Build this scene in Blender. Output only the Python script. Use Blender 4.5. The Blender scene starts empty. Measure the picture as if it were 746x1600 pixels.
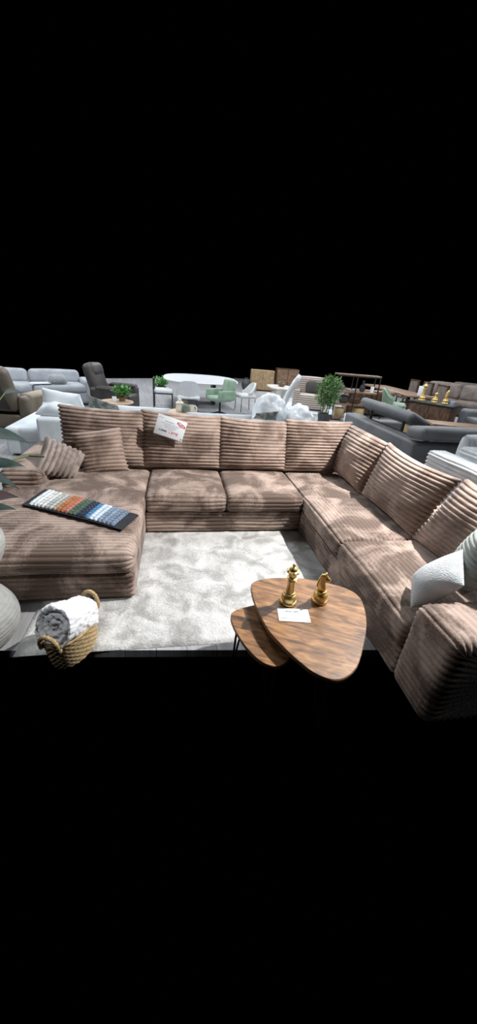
import bpy, bmesh, math, random
import numpy as np
from mathutils import Vector, Matrix, noise as mnoise

SC = bpy.context.scene
COL = SC.collection
PI = math.pi
random.seed(7)

# ------------------------------------------------------------------ materials
def new_mat(name):
    m = bpy.data.materials.new(name); m.use_nodes = True
    return m, m.node_tree.nodes, m.node_tree.links, m.node_tree.nodes['Principled BSDF']

def ramp(nodes, stops):
    r = nodes.new('ShaderNodeValToRGB')
    e = r.color_ramp.elements
    while len(e) < len(stops): e.new(0.5)
    for i, (p, c) in enumerate(stops):
        e[i].position = p; e[i].color = (*c, 1)
    return r

def pbr(name, c1, c2=None, rough=0.6, metal=0.0, scale=8.0, bump=0.0, bscale=120.0, sheen=0.0,
        stretch=(1, 1, 1), lo=0.35, hi=0.65, detail=4.0, distort=0.0, coat=0.0, alpha=None, trans=0.0, world=False):
    m, n, l, b = new_mat(name)
    tc = n.new('ShaderNodeTexCoord')
    mp = n.new('ShaderNodeMapping'); mp.inputs['Scale'].default_value = stretch
    if world:
        g = n.new('ShaderNodeNewGeometry'); l.new(g.outputs['Position'], mp.inputs['Vector'])
    else:
        l.new(tc.outputs['Object'], mp.inputs['Vector'])
    nz = n.new('ShaderNodeTexNoise'); nz.inputs['Scale'].default_value = scale
    nz.inputs['Detail'].default_value = detail; nz.inputs['Distortion'].default_value = distort
    l.new(mp.outputs['Vector'], nz.inputs['Vector'])
    r = ramp(n, [(lo, c1), (hi, c2 or tuple(min(1, x * 1.12) for x in c1))])
    l.new(nz.outputs['Fac'], r.inputs['Fac']); l.new(r.outputs['Color'], b.inputs['Base Color'])
    b.inputs['Roughness'].default_value = rough; b.inputs['Metallic'].default_value = metal
    if sheen:
        b.inputs['Sheen Weight'].default_value = sheen; b.inputs['Sheen Roughness'].default_value = 0.45
    if coat: b.inputs['Coat Weight'].default_value = coat
    if trans: b.inputs['Transmission Weight'].default_value = trans
    if alpha is not None: b.inputs['Alpha'].default_value = alpha
    if bump:
        n2 = n.new('ShaderNodeTexNoise'); n2.inputs['Scale'].default_value = bscale; n2.inputs['Detail'].default_value = 3
        l.new(mp.outputs['Vector'], n2.inputs['Vector'])
        bp = n.new('ShaderNodeBump'); bp.inputs['Strength'].default_value = bump; bp.inputs['Distance'].default_value = 0.01
        l.new(n2.outputs['Fac'], bp.inputs['Height']); l.new(bp.outputs['Normal'], b.inputs['Normal'])
    return m

def plush(name, dark, light, nap=3.2, seed=0.0, sheen=0.35, lo=0.42, hi=0.60):
    """brushed pile: large patches where the nap lies the other way, plus a fine fur grain"""
    m, n, l, b = new_mat(name)
    tc = n.new('ShaderNodeTexCoord')
    oi = n.new('ShaderNodeObjectInfo')
    mp = n.new('ShaderNodeMapping'); l.new(tc.outputs['Object'], mp.inputs['Vector'])
    mu = n.new('ShaderNodeMath'); mu.operation = 'MULTIPLY'; mu.inputs[1].default_value = 37.0
    l.new(oi.outputs['Random'], mu.inputs[0]); l.new(mu.outputs[0], mp.inputs['Location'])
    nz = n.new('ShaderNodeTexNoise'); nz.inputs['Scale'].default_value = nap; nz.inputs['Detail'].default_value = 5
    nz.inputs['Roughness'].default_value = 0.6; nz.inputs['Distortion'].default_value = 0.8
    l.new(mp.outputs['Vector'], nz.inputs['Vector'])
    fine = n.new('ShaderNodeTexNoise'); fine.inputs['Scale'].default_value = 90; fine.inputs['Detail'].default_value = 3
    l.new(mp.outputs['Vector'], fine.inputs['Vector'])
    mix = n.new('ShaderNodeMath'); mix.operation = 'MULTIPLY_ADD'; mix.inputs[1].default_value = 0.22; mix.inputs[2].default_value = -0.11
    l.new(fine.outputs['Fac'], mix.inputs[0])
    ad = n.new('ShaderNodeMath'); ad.operation = 'ADD'
    l.new(nz.outputs['Fac'], ad.inputs[0]); l.new(mix.outputs[0], ad.inputs[1])
    r = ramp(n, [(lo, dark), (hi, light)])
    l.new(ad.outputs[0], r.inputs['Fac']); l.new(r.outputs['Color'], b.inputs['Base Color'])
    b.inputs['Roughness'].default_value = 0.85
    b.inputs['Sheen Weight'].default_value = sheen; b.inputs['Sheen Roughness'].default_value = 0.4
    b.inputs['Specular IOR Level'].default_value = 0.25
    bp = n.new('ShaderNodeBump'); bp.inputs['Strength'].default_value = 0.5; bp.inputs['Distance'].default_value = 0.004
    l.new(fine.outputs['Fac'], bp.inputs['Height']); l.new(bp.outputs['Normal'], b.inputs['Normal'])
    return m

def wood(name, dark, mid, light, scale=1.0, rot=0.0, rough=0.42, knots=True):
    m, n, l, b = new_mat(name)
    tc = n.new('ShaderNodeTexCoord')
    mp = n.new('ShaderNodeMapping'); l.new(tc.outputs['Object'], mp.inputs['Vector'])
    mp.inputs['Rotation'].default_value = (0, 0, rot)
    mp2 = n.new('ShaderNodeMapping'); mp2.inputs['Scale'].default_value = (2.2 * scale, 26 * scale, 8 * scale)
    l.new(mp.outputs['Vector'], mp2.inputs['Vector'])
    gr = n.new('ShaderNodeTexNoise'); gr.inputs['Scale'].default_value = 1.0; gr.inputs['Detail'].default_value = 8
    gr.inputs['Roughness'].default_value = 0.68; gr.inputs['Distortion'].default_value = 0.6
    l.new(mp2.outputs['Vector'], gr.inputs['Vector'])
    mp3 = n.new('ShaderNodeMapping'); mp3.inputs['Scale'].default_value = (3.0 * scale, 7.5 * scale, 5 * scale)
    l.new(mp.outputs['Vector'], mp3.inputs['Vector'])
    bl = n.new('ShaderNodeTexNoise'); bl.inputs['Scale'].default_value = 1.3; bl.inputs['Detail'].default_value = 4
    bl.inputs['Distortion'].default_value = 1.0
    l.new(mp3.outputs['Vector'], bl.inputs['Vector'])
    mx = n.new('ShaderNodeMath'); mx.operation = 'MULTIPLY_ADD'; mx.inputs[1].default_value = 0.45 if knots else 0.15
    l.new(bl.outputs['Fac'], mx.inputs[0])
    m2 = n.new('ShaderNodeMath'); m2.operation = 'MULTIPLY'; m2.inputs[1].default_value = 0.55 if knots else 0.85
    l.new(gr.outputs['Fac'], m2.inputs[0]); l.new(m2.outputs[0], mx.inputs[2])
    r = ramp(n, [(0.36, dark), (0.50, mid), (0.64, light)])
    l.new(mx.outputs[0], r.inputs['Fac']); l.new(r.outputs['Color'], b.inputs['Base Color'])
    b.inputs['Roughness'].default_value = rough
    bp = n.new('ShaderNodeBump'); bp.inputs['Strength'].default_value = 0.12; bp.inputs['Distance'].default_value = 0.004
    l.new(gr.outputs['Fac'], bp.inputs['Height']); l.new(bp.outputs['Normal'], b.inputs['Normal'])
    return m

M = {}
M['plush'] = plush('brown_plush', (.142, .098, .077), (.435, .33, .275), nap=3.0)
M['plush_cushion'] = plush('brown_cushion_plush', (.175, .122, .096), (.405, .305, .252), nap=4.0, lo=.36, hi=.62)
M['grey_brown_plush'] = plush('grey_brown_plush', (.17, .135, .115), (.40, .335, .30), nap=4.0, lo=.36, hi=.62)
M['white_rib'] = pbr('white_rib_fabric', (.55, .58, .61), (.68, .71, .73), rough=.9, scale=6, bump=.2, bscale=200, sheen=.2)
M['mint_rib'] = pbr('grey_green_rib_fabric', (.36, .40, .37), (.47, .50, .46), rough=.9, scale=6, bump=.4, bscale=200, sheen=.2)
M['white_cloth'] = pbr('white_cloth', (.66, .71, .75), (.80, .84, .86), rough=.9, scale=4, bump=.35, bscale=240, sheen=.15)
M['white_terry'] = pbr('white_terry_cloth', (.60, .65, .68), (.78, .81, .83), rough=.95, scale=10, bump=.9, bscale=160, sheen=.3)
M['rug'] = None
M['black'] = pbr('black_metal', (.012, .012, .013), (.02, .02, .02), rough=.4, metal=.3)
M['black_cloth'] = pbr('black_cloth', (.010, .011, .015), (.02, .021, .027), rough=.9, scale=30, bump=.4)
M['gold'] = pbr('satin_gold', (.66, .47, .17), (.80, .60, .27), rough=.42, metal=.8, scale=14, bump=.06, bscale=60)
M['card'] = pbr('white_card', (.80, .84, .88), (.84, .88, .91), rough=.55)
M['ink'] = pbr('black_ink', (.03, .03, .04), rough=.6)
M['grey_ink'] = pbr('grey_ink', (.25, .27, .30), rough=.6)
M['red_ink'] = pbr('red_ink', (.62, .04, .05), rough=.6)
M['wood_top'] = wood('rustic_brown_wood', (.050, .022, .010), (.24, .110, .038), (.47, .245, .10), scale=2.1, rot=0.45)
M['wood_edge'] = pbr('table_edge_wood', (.30, .17, .08), (.42, .26, .13), rough=.5, scale=20)
M['oak'] = wood('pale_oak', (.42, .29, .18), (.52, .37, .24), (.60, .45, .31), scale=1.2, knots=False)
M['dark_wood'] = wood('dark_brown_wood', (.022, .011, .006), (.070, .033, .016), (.15, .075, .036), scale=1.0, rot=PI/2)
M['mid_wood'] = wood('mid_brown_wood', (.12, .065, .036), (.22, .13, .075), (.33, .21, .13), scale=1.0)
M['seagrass'] = pbr('seagrass', (.40, .27, .12), (.62, .46, .25), rough=.75, scale=40, bump=.7, bscale=180, stretch=(1, 1, 3))
M['fur'] = pbr('white_fur', (.64, .64, .66), (.76, .76, .77), rough=1.0, scale=14, bump=.3, bscale=90, sheen=.5, lo=.3, hi=.6)
M['vase'] = pbr('pale_stone_vase', (.27, .27, .26), (.36, .36, .34), rough=.8, scale=12, bump=.3)
M['leaf'] = pbr('dark_leaf', (.010, .024, .020), (.022, .042, .034), rough=.55, scale=12)
M['leaf_red'] = pbr('wine_leaf', (.020, .010, .011), (.035, .018, .020), rough=.6, scale=12)
for k_ in ('leaf', 'leaf_red'): M[k_].node_tree.nodes['Principled BSDF'].inputs['Specular IOR Level'].default_value = .15
M['stem'] = pbr('green_stem', (.07, .12, .03), (.11, .17, .05), rough=.5)
M['bamboo'] = pbr('bamboo_leaf', (.055, .14, .03), (.14, .27, .07), rough=.5, scale=5, lo=.3, hi=.7)
M['herb'] = pbr('bright_leaf', (.05, .19, .03), (.14, .36, .09), rough=.5, scale=18)
M['white_sofa'] = pbr('white_sofa_fabric', (.64, .70, .74), (.78, .82, .85), rough=.9, scale=5, bump=.3, bscale=260, sheen=.15)
M['light_grey'] = pbr('light_grey_fabric', (.34, .36, .39), (.44, .46, .49), rough=.9, scale=5, bump=.3, bscale=200, sheen=.1)
M['grey_fur'] = pbr('grey_fur_fabric', (.24, .26, .28), (.40, .42, .44), rough=1, scale=30, bump=1, bscale=120, sheen=.4)
M['grey_leather'] = pbr('anthracite_leather', (.098, .102, .108), (.150, .155, .162), rough=.5, scale=3, bump=.25, bscale=220, lo=.3, hi=.7)
M['dark_brown'] = pbr('dark_brown_leather', (.030, .025, .024), (.052, .044, .042), rough=.5, scale=4, bump=.25, bscale=160)
M['taupe'] = pbr('taupe_leather', (.11, .085, .060), (.17, .14, .10), rough=.5, scale=4, bump=.25, bscale=160)
M['tan'] = pbr('tan_leather', (.26, .21, .145), (.35, .29, .21), rough=.55, scale=4, bump=.25, bscale=160)
M['brown_sofa'] = pbr('grey_brown_fabric', (.13, .105, .092), (.20, .165, .145), rough=.85, scale=6, bump=.4, bscale=160)
M['boucle'] = pbr('white_boucle', (.55, .57, .58), (.74, .75, .75), rough=1, scale=60, bump=.9, bscale=200, sheen=.2)
M['green_velvet'] = pbr('sage_green_velvet', (.17, .26, .18), (.27, .37, .27), rough=.75, scale=5, sheen=.4)
M['white_top'] = pbr('white_table_top', (.78, .79, .80), (.84, .85, .86), rough=.25)
M['travertine'] = pbr('travertine', (.62, .58, .52), (.76, .73, .68), rough=.5, scale=5, stretch=(1, 1, 6))
M['ceramic'] = pbr('cream_ceramic', (.68, .62, .50), (.78, .72, .62), rough=.3)
M['green_ceramic'] = pbr('green_ceramic', (.11, .15, .11), (.16, .21, .16), rough=.3)
M['dark_ceramic'] = pbr('dark_ceramic', (.03, .03, .035), (.06, .06, .06), rough=.4)
M['pot'] = pbr('woven_pot', (.16, .08, .04), (.28, .16, .09), rough=.8, scale=30)
M['pattern'] = pbr('patterned_fabric', (.42, .40, .36), (.16, .22, .20), rough=.9, scale=14, detail=2, lo=.48, hi=.56)
M['beige_box'] = pbr('ochre_cabinet', (.30, .20, .10), (.42, .30, .17), rough=.6, scale=10)
M['grey_fabric_dark'] = pbr('charcoal_fabric', (.06, .062, .066), (.09, .092, .096), rough=.9, scale=8, bump=.3)
M['blue_grey'] = pbr('blue_grey_paper', (.17, .21, .26), (.25, .30, .35), rough=.6)
M['striped'] = None

# ------------------------------------------------------------------ geometry helpers
def smooth_noise(P, f, seed):
    """cheap smooth vector-valued wobble, sums of sines"""
    rs = np.random.RandomState(seed)
    out = np.zeros(len(P))
    for k in range(5):
        d = rs.normal(size=3) * f * (0.6 + .35 * k)
        out += np.sin(P @ d + rs.uniform(0, 6.28)) / (1 + .5 * k)
    return out / 2.5

class Mesh:
    def __init__(self): self.v = []; self.f = []; self.n = 0; self.mi = []; self.cur = 0
    def add(self, verts, faces):
        verts = [tuple(map(float, p)) for p in verts]
        self.v += verts
        self.f += [tuple(i + self.n for i in f) for f in faces]
        self.mi += [self.cur] * len(faces)
        self.n += len(verts); return self
    def grid(self, P, cu=False, cv=False, flip=False):
        n, m = P.shape[:2]; F = []
        for i in range(n if cu else n - 1):
            for j in range(m if cv else m - 1):
                a, b_, c, d = i * m + j, ((i + 1) % n) * m + j, ((i + 1) % n) * m + (j + 1) % m, i * m + (j + 1) % m
                F.append((a, d, c, b_) if flip else (a, b_, c, d))
        return self.add(P.reshape(-1, 3), F)
    def box(self, c, s, r=0.0, rot=None, seg=3, puff=0.0, k=3):
        """rounded box centred at c, sizes s; puff bulges the faces outward"""
        h = np.array(s) / 2.0; r = min(r, h.min() * .98)
        R = np.array(rot) if rot is not None else None
        for ax in range(3):
            for sg in (-1, 1):
                o = [(ax + 1) % 3, (ax + 2) % 3]
                co = []
                for a in o:
                    inner = np.linspace(-(h[a] - r), h[a] - r, 1 + (k if puff else 1))
                    if r > 0:
                        t = r * np.tan(np.linspace(0, PI / 4, seg + 1)[1:])
                        inner = np.concatenate([-(h[a] - r) - t[::-1], inner, h[a] - r + t])
                    co.append(inner)
                U, V = np.meshgrid(co[0], co[1], indexing='ij')
                P = np.zeros(U.shape + (3,)); P[..., ax] = sg * h[ax]; P[..., o[0]] = U; P[..., o[1]] = V
                if r > 0:
                    I = np.clip(P, -(h - r), h - r); D = P - I
                    L = np.linalg.norm(D, axis=-1, keepdims=True); P = I + D / np.maximum(L, 1e-9) * r
                if puff:
                    q = 1 - np.clip(np.abs(P) / h, 0, 1) ** 2
                    for a in range(3):
                        P[..., a] += np.sign(P[..., a]) * puff * q[..., (a + 1) % 3] * q[..., (a + 2) % 3] * (np.abs(P[..., a]) / h[a]) ** 2
                if R is not None: P = P @ R.T
                self.grid(P + np.array(c), flip=(sg < 0))
        return self
    def tube(self, pts, rad, seg=8, closed=False):
        pts = [Vector(p) for p in pts]; n = len(pts)
        rad = [rad] * n if not hasattr(rad, '__len__') else rad
        rings = []; prev = None
        for i, p in enumerate(pts):
            a = pts[(i - 1) % n] if (closed or i > 0) else p
            b_ = pts[(i + 1) % n] if (closed or i < n - 1) else p
            d = (b_ - a).normalized()
            if prev is None:
                up = Vector((0, 0, 1)) if abs(d.z) < .9 else Vector((1, 0, 0))
                x = d.cross(up).normalized()
            else:
                x = (prev - d * prev.dot(d)).normalized()
            prev = x; y = d.cross(x)
            rings.append([p + (x * math.cos(t) + y * math.sin(t)) * rad[i] for t in [2 * PI * k / seg for k in range(seg)]])
        P = np.array([[tuple(q) for q in r] for r in rings])
        self.grid(P, cu=closed, cv=True)
        if not closed:
            base = self.n - n * seg
            self.f.append(tuple(base + k for k in range(seg))[::-1]); self.mi.append(self.cur)
            self.f.append(tuple(base + (n - 1) * seg + k for k in range(seg))); self.mi.append(self.cur)
        return self
    def lathe(self, prof, seg=24, c=(0, 0, 0), scallop=None):
        P = np.zeros((len(prof), seg, 3))
        for i, (r, z) in enumerate(prof):
            for k in range(seg):
                t = 2 * PI * k / seg; rr = r * (scallop(t, i) if scallop else 1)
                P[i, k] = (c[0] + rr * math.cos(t), c[1] + rr * math.sin(t), c[2] + z)
        self.grid(P, cv=True, flip=True)
        base = self.n - len(prof) * seg
        self.f.append(tuple(base + k for k in range(seg))[::-1]); self.mi.append(self.cur)
        self.f.append(tuple(base + (len(prof) - 1) * seg + k for k in range(seg))); self.mi.append(self.cur)
        return self
    def prism(self, poly, z0, z1, r=0.0):
        """extruded polygon (list of xy) with a softened top edge"""
        n = len(poly); c = np.mean(poly, axis=0)
        def ring(s, z): return [(c[0] + (p[0] - c[0]) * s, c[1] + (p[1] - c[1]) * s, z) for p in poly]
        ext = max(np.linalg.norm(np.array(p) - c) for p in poly)
        levels = [(1 - r / ext, z0), (1, z0 + r), (1, z1 - r), (1 - r / ext, z1)] if r else [(1, z0), (1, z1)]
        P = np.array([ring(s, z) for s, z in levels])
        self.grid(P, cv=True, flip=True)
        base = self.n - len(levels) * n
        self.f.append(tuple(base + k for k in range(n))[::-1]); self.mi.append(self.cur)
        self.f.append(tuple(base + (len(levels) - 1) * n + k for k in range(n))); self.mi.append(self.cur)
        return self
    def build(self, name, mat, parent=None, smooth=True, weld=True, sharp=50, loc=None):
        me = bpy.data.meshes.new(name)
        me.from_pydata(self.v, [], self.f)
        mats = mat if isinstance(mat, (list, tuple)) else [mat]
        for q in mats: me.materials.append(q)
        if len(mats) > 1: me.polygons.foreach_set('material_index', self.mi)
        bm = bmesh.new(); bm.from_mesh(me)
        if weld: bmesh.ops.remove_doubles(bm, verts=bm.verts, dist=1e-5)
        bmesh.ops.recalc_face_normals(bm, faces=bm.faces)
        bm.to_mesh(me); bm.free()
        if smooth:
            me.polygons.foreach_set('use_smooth', [True] * len(me.polygons))
            if sharp: me.set_sharp_from_angle(angle=math.radians(sharp))
        me.update()
        o = bpy.data.objects.new(name, me); COL.objects.link(o)
        if parent is not None: o.parent = parent
        if loc is not None: o.location = loc
        return o

def tag(o, label=None, cat=None, group=None, kind=None):
    if label: o['label'] = label
    if cat: o['category'] = cat
    if group: o['group'] = group
    if kind: o['kind'] = kind
    return o

def thing(name, label, cat, loc=(0, 0, 0), rz=0.0, group=None):
    o = bpy.data.objects.new(name, None); COL.objects.link(o)
    o.empty_display_size = .1
    o.location = loc; o.rotation_euler = (0, 0, rz)
    return tag(o, label, cat, group)

def copy_tree(o, loc=None, rz=None, label=None, scale=None, parent=None):
    c = o.copy(); COL.objects.link(c)
    if parent is not None: c.parent = parent
    if loc is not None: c.location = loc
    if rz is not None: c.rotation_euler = (0, 0, rz)
    if scale is not None: c.scale = scale
    if label: c['label'] = label
    for ch in list(o.children): copy_tree(ch, parent=c)
    return c

def rotm(ax, a):
    return np.array(Matrix.Rotation(a, 3, ax))

def lobe(s): 
    f = s - np.floor(s)
    return (1 - np.abs(2 * f - 1) ** 2.1)

def ribblock(name, axis, lo, hi, mat, parent, pitch=.038, amp=.011, r=.05, re=.045, bulge=0.0, fbulge=0.0, seed=1, nt=44, phase=0.0):
    """plush block whose cord runs along `axis` and wraps over front, top and back"""
    lo = np.array(lo, float); hi = np.array(hi, float); c = (lo + hi) / 2; d = hi - lo
    L = d[0] if axis == 'x' else d[1]; A = d[1] if axis == 'x' else d[0]; B = d[2]
    r = min(r, A / 2 * .95, B / 2 * .95); re = min(re, r)
    # outline of the section, sampled evenly by arc length
    segs = []
    for cx, cz, a0 in [(A/2-r, B/2-r, 0), (-A/2+r, B/2-r, PI/2), (-A/2+r, -B/2+r, PI), (A/2-r, -B/2+r, 1.5*PI)]:
        for k in range(13):
            t = a0 + PI/2 * k / 12; segs.append((cx + r*math.cos(t), cz + r*math.sin(t), math.cos(t), math.sin(t)))
    S = np.array(segs + segs[:1]); dl = np.linalg.norm(np.diff(S[:, :2], axis=0), axis=1); acc = np.concatenate([[0], np.cumsum(dl)])
    nr = max(4, int(round(acc[-1] / pitch))); N = nr * 8
    s = np.linspace(0, acc[-1], N, endpoint=False)
    px, pz = np.interp(s, acc, S[:, 0]), np.interp(s, acc, S[:, 1])
    nx, nz = np.interp(s, acc, S[:, 2]), np.interp(s, acc, S[:, 3])
    ribs = s / acc[-1] * nr + phase
    e = np.linspace(0, PI/2, 6)
    tin = np.linspace(-(L/2 - re), L/2 - re, nt)
    T = np.concatenate([[-(L/2 - re) - re*math.sin(a) for a in e[::-1][:-1]], tin, [L/2 - re + re*math.sin(a) for a in e[1:]]])
    IN = np.concatenate([[re*(1 - math.cos(a)) for a in e[::-1][:-1]], np.zeros(nt), [re*(1 - math.cos(a)) for a in e[1:]]])
    P = np.zeros((len(T), N, 3))
    for i, (t, q) in enumerate(zip(T, IN)):
        wob = .16 * smooth_noise(np.stack([px*4, pz*4, np.full(N, t*5)], 1), 1.3, seed)
        rb = lobe(ribs + wob)
        a = px - nx*q; b = pz - nz*q
        base = np.stack([np.full(N, t), a, b], 1)
        w = .006 * smooth_noise(base, 7.0, seed + 3)
        dd = amp * (1 - .45*np.clip(nz, 0, 1)) * (rb - 1.0) * (.85 + .3 * smooth_noise(base, 9, seed + 5)) + w
        a = a + nx*dd; b = b + nz*dd
        ft = max(0, 1 - (2*t/L)**2)
        fa = np.clip(1 - (2*px/A)**2, 0, 1); fb = np.clip(1 - (2*pz/B)**2, 0, 1)
        b = b + bulge * np.sqrt(ft) * np.sqrt(fa) * np.clip(nz, 0, 1)
        a = a - fbulge * math.sqrt(ft) * fb * np.clip(-nx, 0, 1)
        tt = np.full(N, t) + np.sign(t) * (0.006 * (rb - .5) if q > 0 else 0)
        P[i] = np.stack([tt, a, b], 1)
    if axis == 'x': Q = P + c
    else: Q = np.stack([P[..., 1], P[..., 0], P[..., 2]], -1) + c
    m = Mesh(); m.grid(Q, cv=True)
    plain = np.stack([np.zeros(N), px - nx*re, pz - nz*re], 1)
    for end in (0, -1):
        ring = Q[end]; cen = ring.mean(axis=0)
        tk = plain if axis == 'x' else plain[:, [1, 0, 2]]
        ax_ = 0 if axis == 'x' else 1
        fl = tk + c; fl[:, ax_] = ring[:, ax_].mean()
        cen = fl.mean(axis=0)
        rings = [ring] + [cen + (fl - cen) * k for k in (.94, .6, .3)]
        R = np.array(rings); st = m.n; m.grid(R, cv=True)
        m.add([cen], []); ci = m.n - 1
        for j in range(N):
            m.f.append((st + 3*N + j, st + 3*N + (j+1) % N, ci)); m.mi.append(0)
    return m.build(name, mat, parent, sharp=None)

def pillow(name, BL, BR, TR, TL, T, mat, parent=None, pitch=.039, amp=.020, pinch=.05, seed=1, ribs='h', nu=44, per=8,
           n_plain=40, crumple=.008, sag=0.0, power=.5, back=None):
    """soft cushion stretched between four corners; ribs 'h' along the width, 'v' along the height or None"""
    BL, BR, TR, TL = [np.array(p, float) for p in (BL, BR, TR, TL)]
    org = (BL + BR) / 2
    W = (np.linalg.norm(BR-BL) + np.linalg.norm(TR-TL)) / 2; H = (np.linalg.norm(TL-BL) + np.linalg.norm(TR-BR)) / 2
    nrm = np.cross(BR - BL, TL - BL); nrm /= np.linalg.norm(nrm)
    if ribs == 'h': nv = max(4, int(round(H / pitch))); V = np.linspace(-1, 1, nv*per + 1); U = np.sin(np.linspace(-PI/2, PI/2, nu)) 
    elif ribs == 'v': nv = max(4, int(round(W / pitch))); U = np.linspace(-1, 1, nv*per + 1); V = np.sin(np.linspace(-PI/2, PI/2, nu))
    else: nv = 0; U = np.sin(np.linspace(-PI/2, PI/2, n_plain)); V = U.copy()
    UU, VV = np.meshgrid(U, V, indexing='ij')
    sh = UU.shape; u = UU.ravel(); v = VV.ravel()
    up = u * (1 - pinch * (1 - v*v)); vp = v * (1 - pinch * (1 - u*u))
    base2 = np.stack([u*W/2, v*H/2, np.zeros_like(u)], 1)
    wob = .14 * smooth_noise(base2, 4.5, seed)
    along = v if ribs == 'h' else u
    rb = lobe((along + 1)/2 * nv + wob) if nv else np.zeros_like(u)
    th = (np.clip(1 - np.abs(u)**2.4, 0, 1) * np.clip(1 - np.abs(v)**2.4, 0, 1)) ** power
    edge = np.abs(u)**10 if ribs == 'h' else np.abs(v)**10
    if nv:
        if ribs == 'h': up = up + np.sign(u) * edge * (rb - .6) * amp * 1.2 / (W/2)
        else: vp = vp + np.sign(v) * edge * (rb - .6) * amp * 1.2 / (H/2)
    a, b = (up + 1)/2, (vp + 1)/2
    C = (BL[None]*(1-a)[:, None]*(1-b)[:, None] + BR[None]*a[:, None]*(1-b)[:, None] + TR[None]*a[:, None]*b[:, None] + TL[None]*(1-a)[:, None]*b[:, None]) - org
    C[:, 2] -= sag * (1 - u*u) * np.clip((v + 1)/2, 0, 1)
    fade = np.clip(th * 2.5, 0, 1)
    m = Mesh()
    for sgn in (1, -1):
        z = sgn * (T/2 * th) + sgn * amp * (rb - .5) * fade * (.8 + .35 * smooth_noise(base2, 8, seed + 7)) \
            + sgn * crumple * smooth_noise(base2, 9, seed + 11 + (sgn < 0)) * th
        P = (C + nrm[None] * z[:, None]).reshape(sh + (3,))
        m.grid(P, flip=sgn < 0)
    o = m.build(name, mat, parent, sharp=None)
    o.location = tuple(org)
    return o

def fuzz(o, amp, freq, seed=0):
    """push vertices along their normals by fractal noise"""
    me = o.data; off = Vector((seed*3.1, seed*1.7, seed*.9))
    N = [v.normal.copy() for v in me.vertices]
    for v, n in zip(me.vertices, N):
        p = v.co * freq + off
        v.co += n * amp * (mnoise.noise(p) + .6 * mnoise.noise(p * 2.3))
    me.update()

def text_mesh(txt, size, name, mat, parent, mtx, align='CENTER', extrude=.0006, bold=0.0):
    cu = bpy.data.curves.new(name, 'FONT'); cu.body = txt; cu.size = size; cu.align_x = align; cu.align_y = 'CENTER'
    cu.extrude = extrude; cu.offset = bold
    tmp = bpy.data.objects.new(name, cu); COL.objects.link(tmp)
    dg = bpy.context.evaluated_depsgraph_get(); dg.update()
    me = bpy.data.meshes.new_from_object(tmp.evaluated_get(dg))
    bpy.data.objects.remove(tmp)
    me.materials.clear(); me.materials.append(mat); me.name = name
    o = bpy.data.objects.new(name, me); COL.objects.link(o); o.parent = parent; o.matrix_local = mtx
    return o

# ------------------------------------------------------------------ camera
def camera():
    f, yaw, pitch, roll = 546.05, .1938, .4465, .0846
    cy, sy = math.cos(yaw), math.sin(yaw)
    fwd = Vector((sy*math.cos(pitch), cy*math.cos(pitch), -math.sin(pitch)))
    right = Vector((cy, -sy, 0)); up = right.cross(fwd)
    r = math.cos(roll)*right + math.sin(roll)*up; u = -math.sin(roll)*right + math.cos(roll)*up
    cd = bpy.data.cameras.new('camera'); co = bpy.data.objects.new('camera', cd); COL.objects.link(co)
    cd.sensor_width = 36; cd.lens = f * 36 / 1600; cd.clip_end = 100; cd.clip_start = .02
    co.matrix_world = Matrix(((r.x, u.x, -fwd.x, .3073), (r.y, u.y, -fwd.y, -3.1405), (r.z, u.z, -fwd.z, 1.7862), (0, 0, 0, 1)))
    SC.camera = co
camera()

# ------------------------------------------------------------------ floor and rug
def floor_mat():
    m, n, l, b = new_mat('grey_oak_laminate')
    g = n.new('ShaderNodeNewGeometry'); mp = n.new('ShaderNodeMapping'); mp.inputs['Rotation'].default_value = (0, 0, PI/2 - .12)
    l.new(g.outputs['Position'], mp.inputs['Vector'])
    br = n.new('ShaderNodeTexBrick'); br.inputs['Scale'].default_value = 1.0
    br.inputs['Brick Width'].default_value = 1.35; br.inputs['Row Height'].default_value = .19; br.inputs['Mortar Size'].default_value = .003
    br.inputs['Color1'].default_value = (.36, .36, .37, 1); br.inputs['Color2'].default_value = (.46, .46, .475, 1); br.inputs['Mortar'].default_value = (.12, .12, .125, 1)
    l.new(mp.outputs['Vector'], br.inputs['Vector'])
    m2 = n.new('ShaderNodeMapping'); m2.inputs['Scale'].default_value = (1.5, 22, 1); l.new(mp.outputs['Vector'], m2.inputs['Vector'])
    nz = n.new('ShaderNodeTexNoise'); nz.inputs['Scale'].default_value = 1.5; nz.inputs['Detail'].default_value = 6; l.new(m2.outputs['Vector'], nz.inputs['Vector'])
    r = ramp(n, [(.3, (.72, .72, .72)), (.7, (1.12, 1.11, 1.1))]); l.new(nz.outputs['Fac'], r.inputs['Fac'])
    mx = n.new('ShaderNodeMix'); mx.data_type = 'RGBA'; mx.blend_type = 'MULTIPLY'; mx.inputs['Factor'].default_value = 1
    l.new(br.outputs['Color'], mx.inputs['A']); l.new(r.outputs['Color'], mx.inputs['B']); l.new(mx.outputs['Result'], b.inputs['Base Color'])
    b.inputs['Roughness'].default_value = .38
    return m
FL = [(-2.6, -1.24), (-.77, -1.40), (.71, -1.525), (2.39, -1.67), (3.0, -1.72), (5.0, -.6), (9.0, 3.0), (13.5, 8.5), (13.5, 13.5), (8.5, 18.3), (3.6, 18.2), (-1.9, 14.4), (-6.1, 11.6), (-6.1, 3.0)]
m = Mesh(); m.prism(FL[::-1][::-1], -.06, 0.0)
tag(m.build('floor', floor_mat(), smooth=False), 'grey oak laminate floor of the showroom', 'floor', kind='structure')

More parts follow.
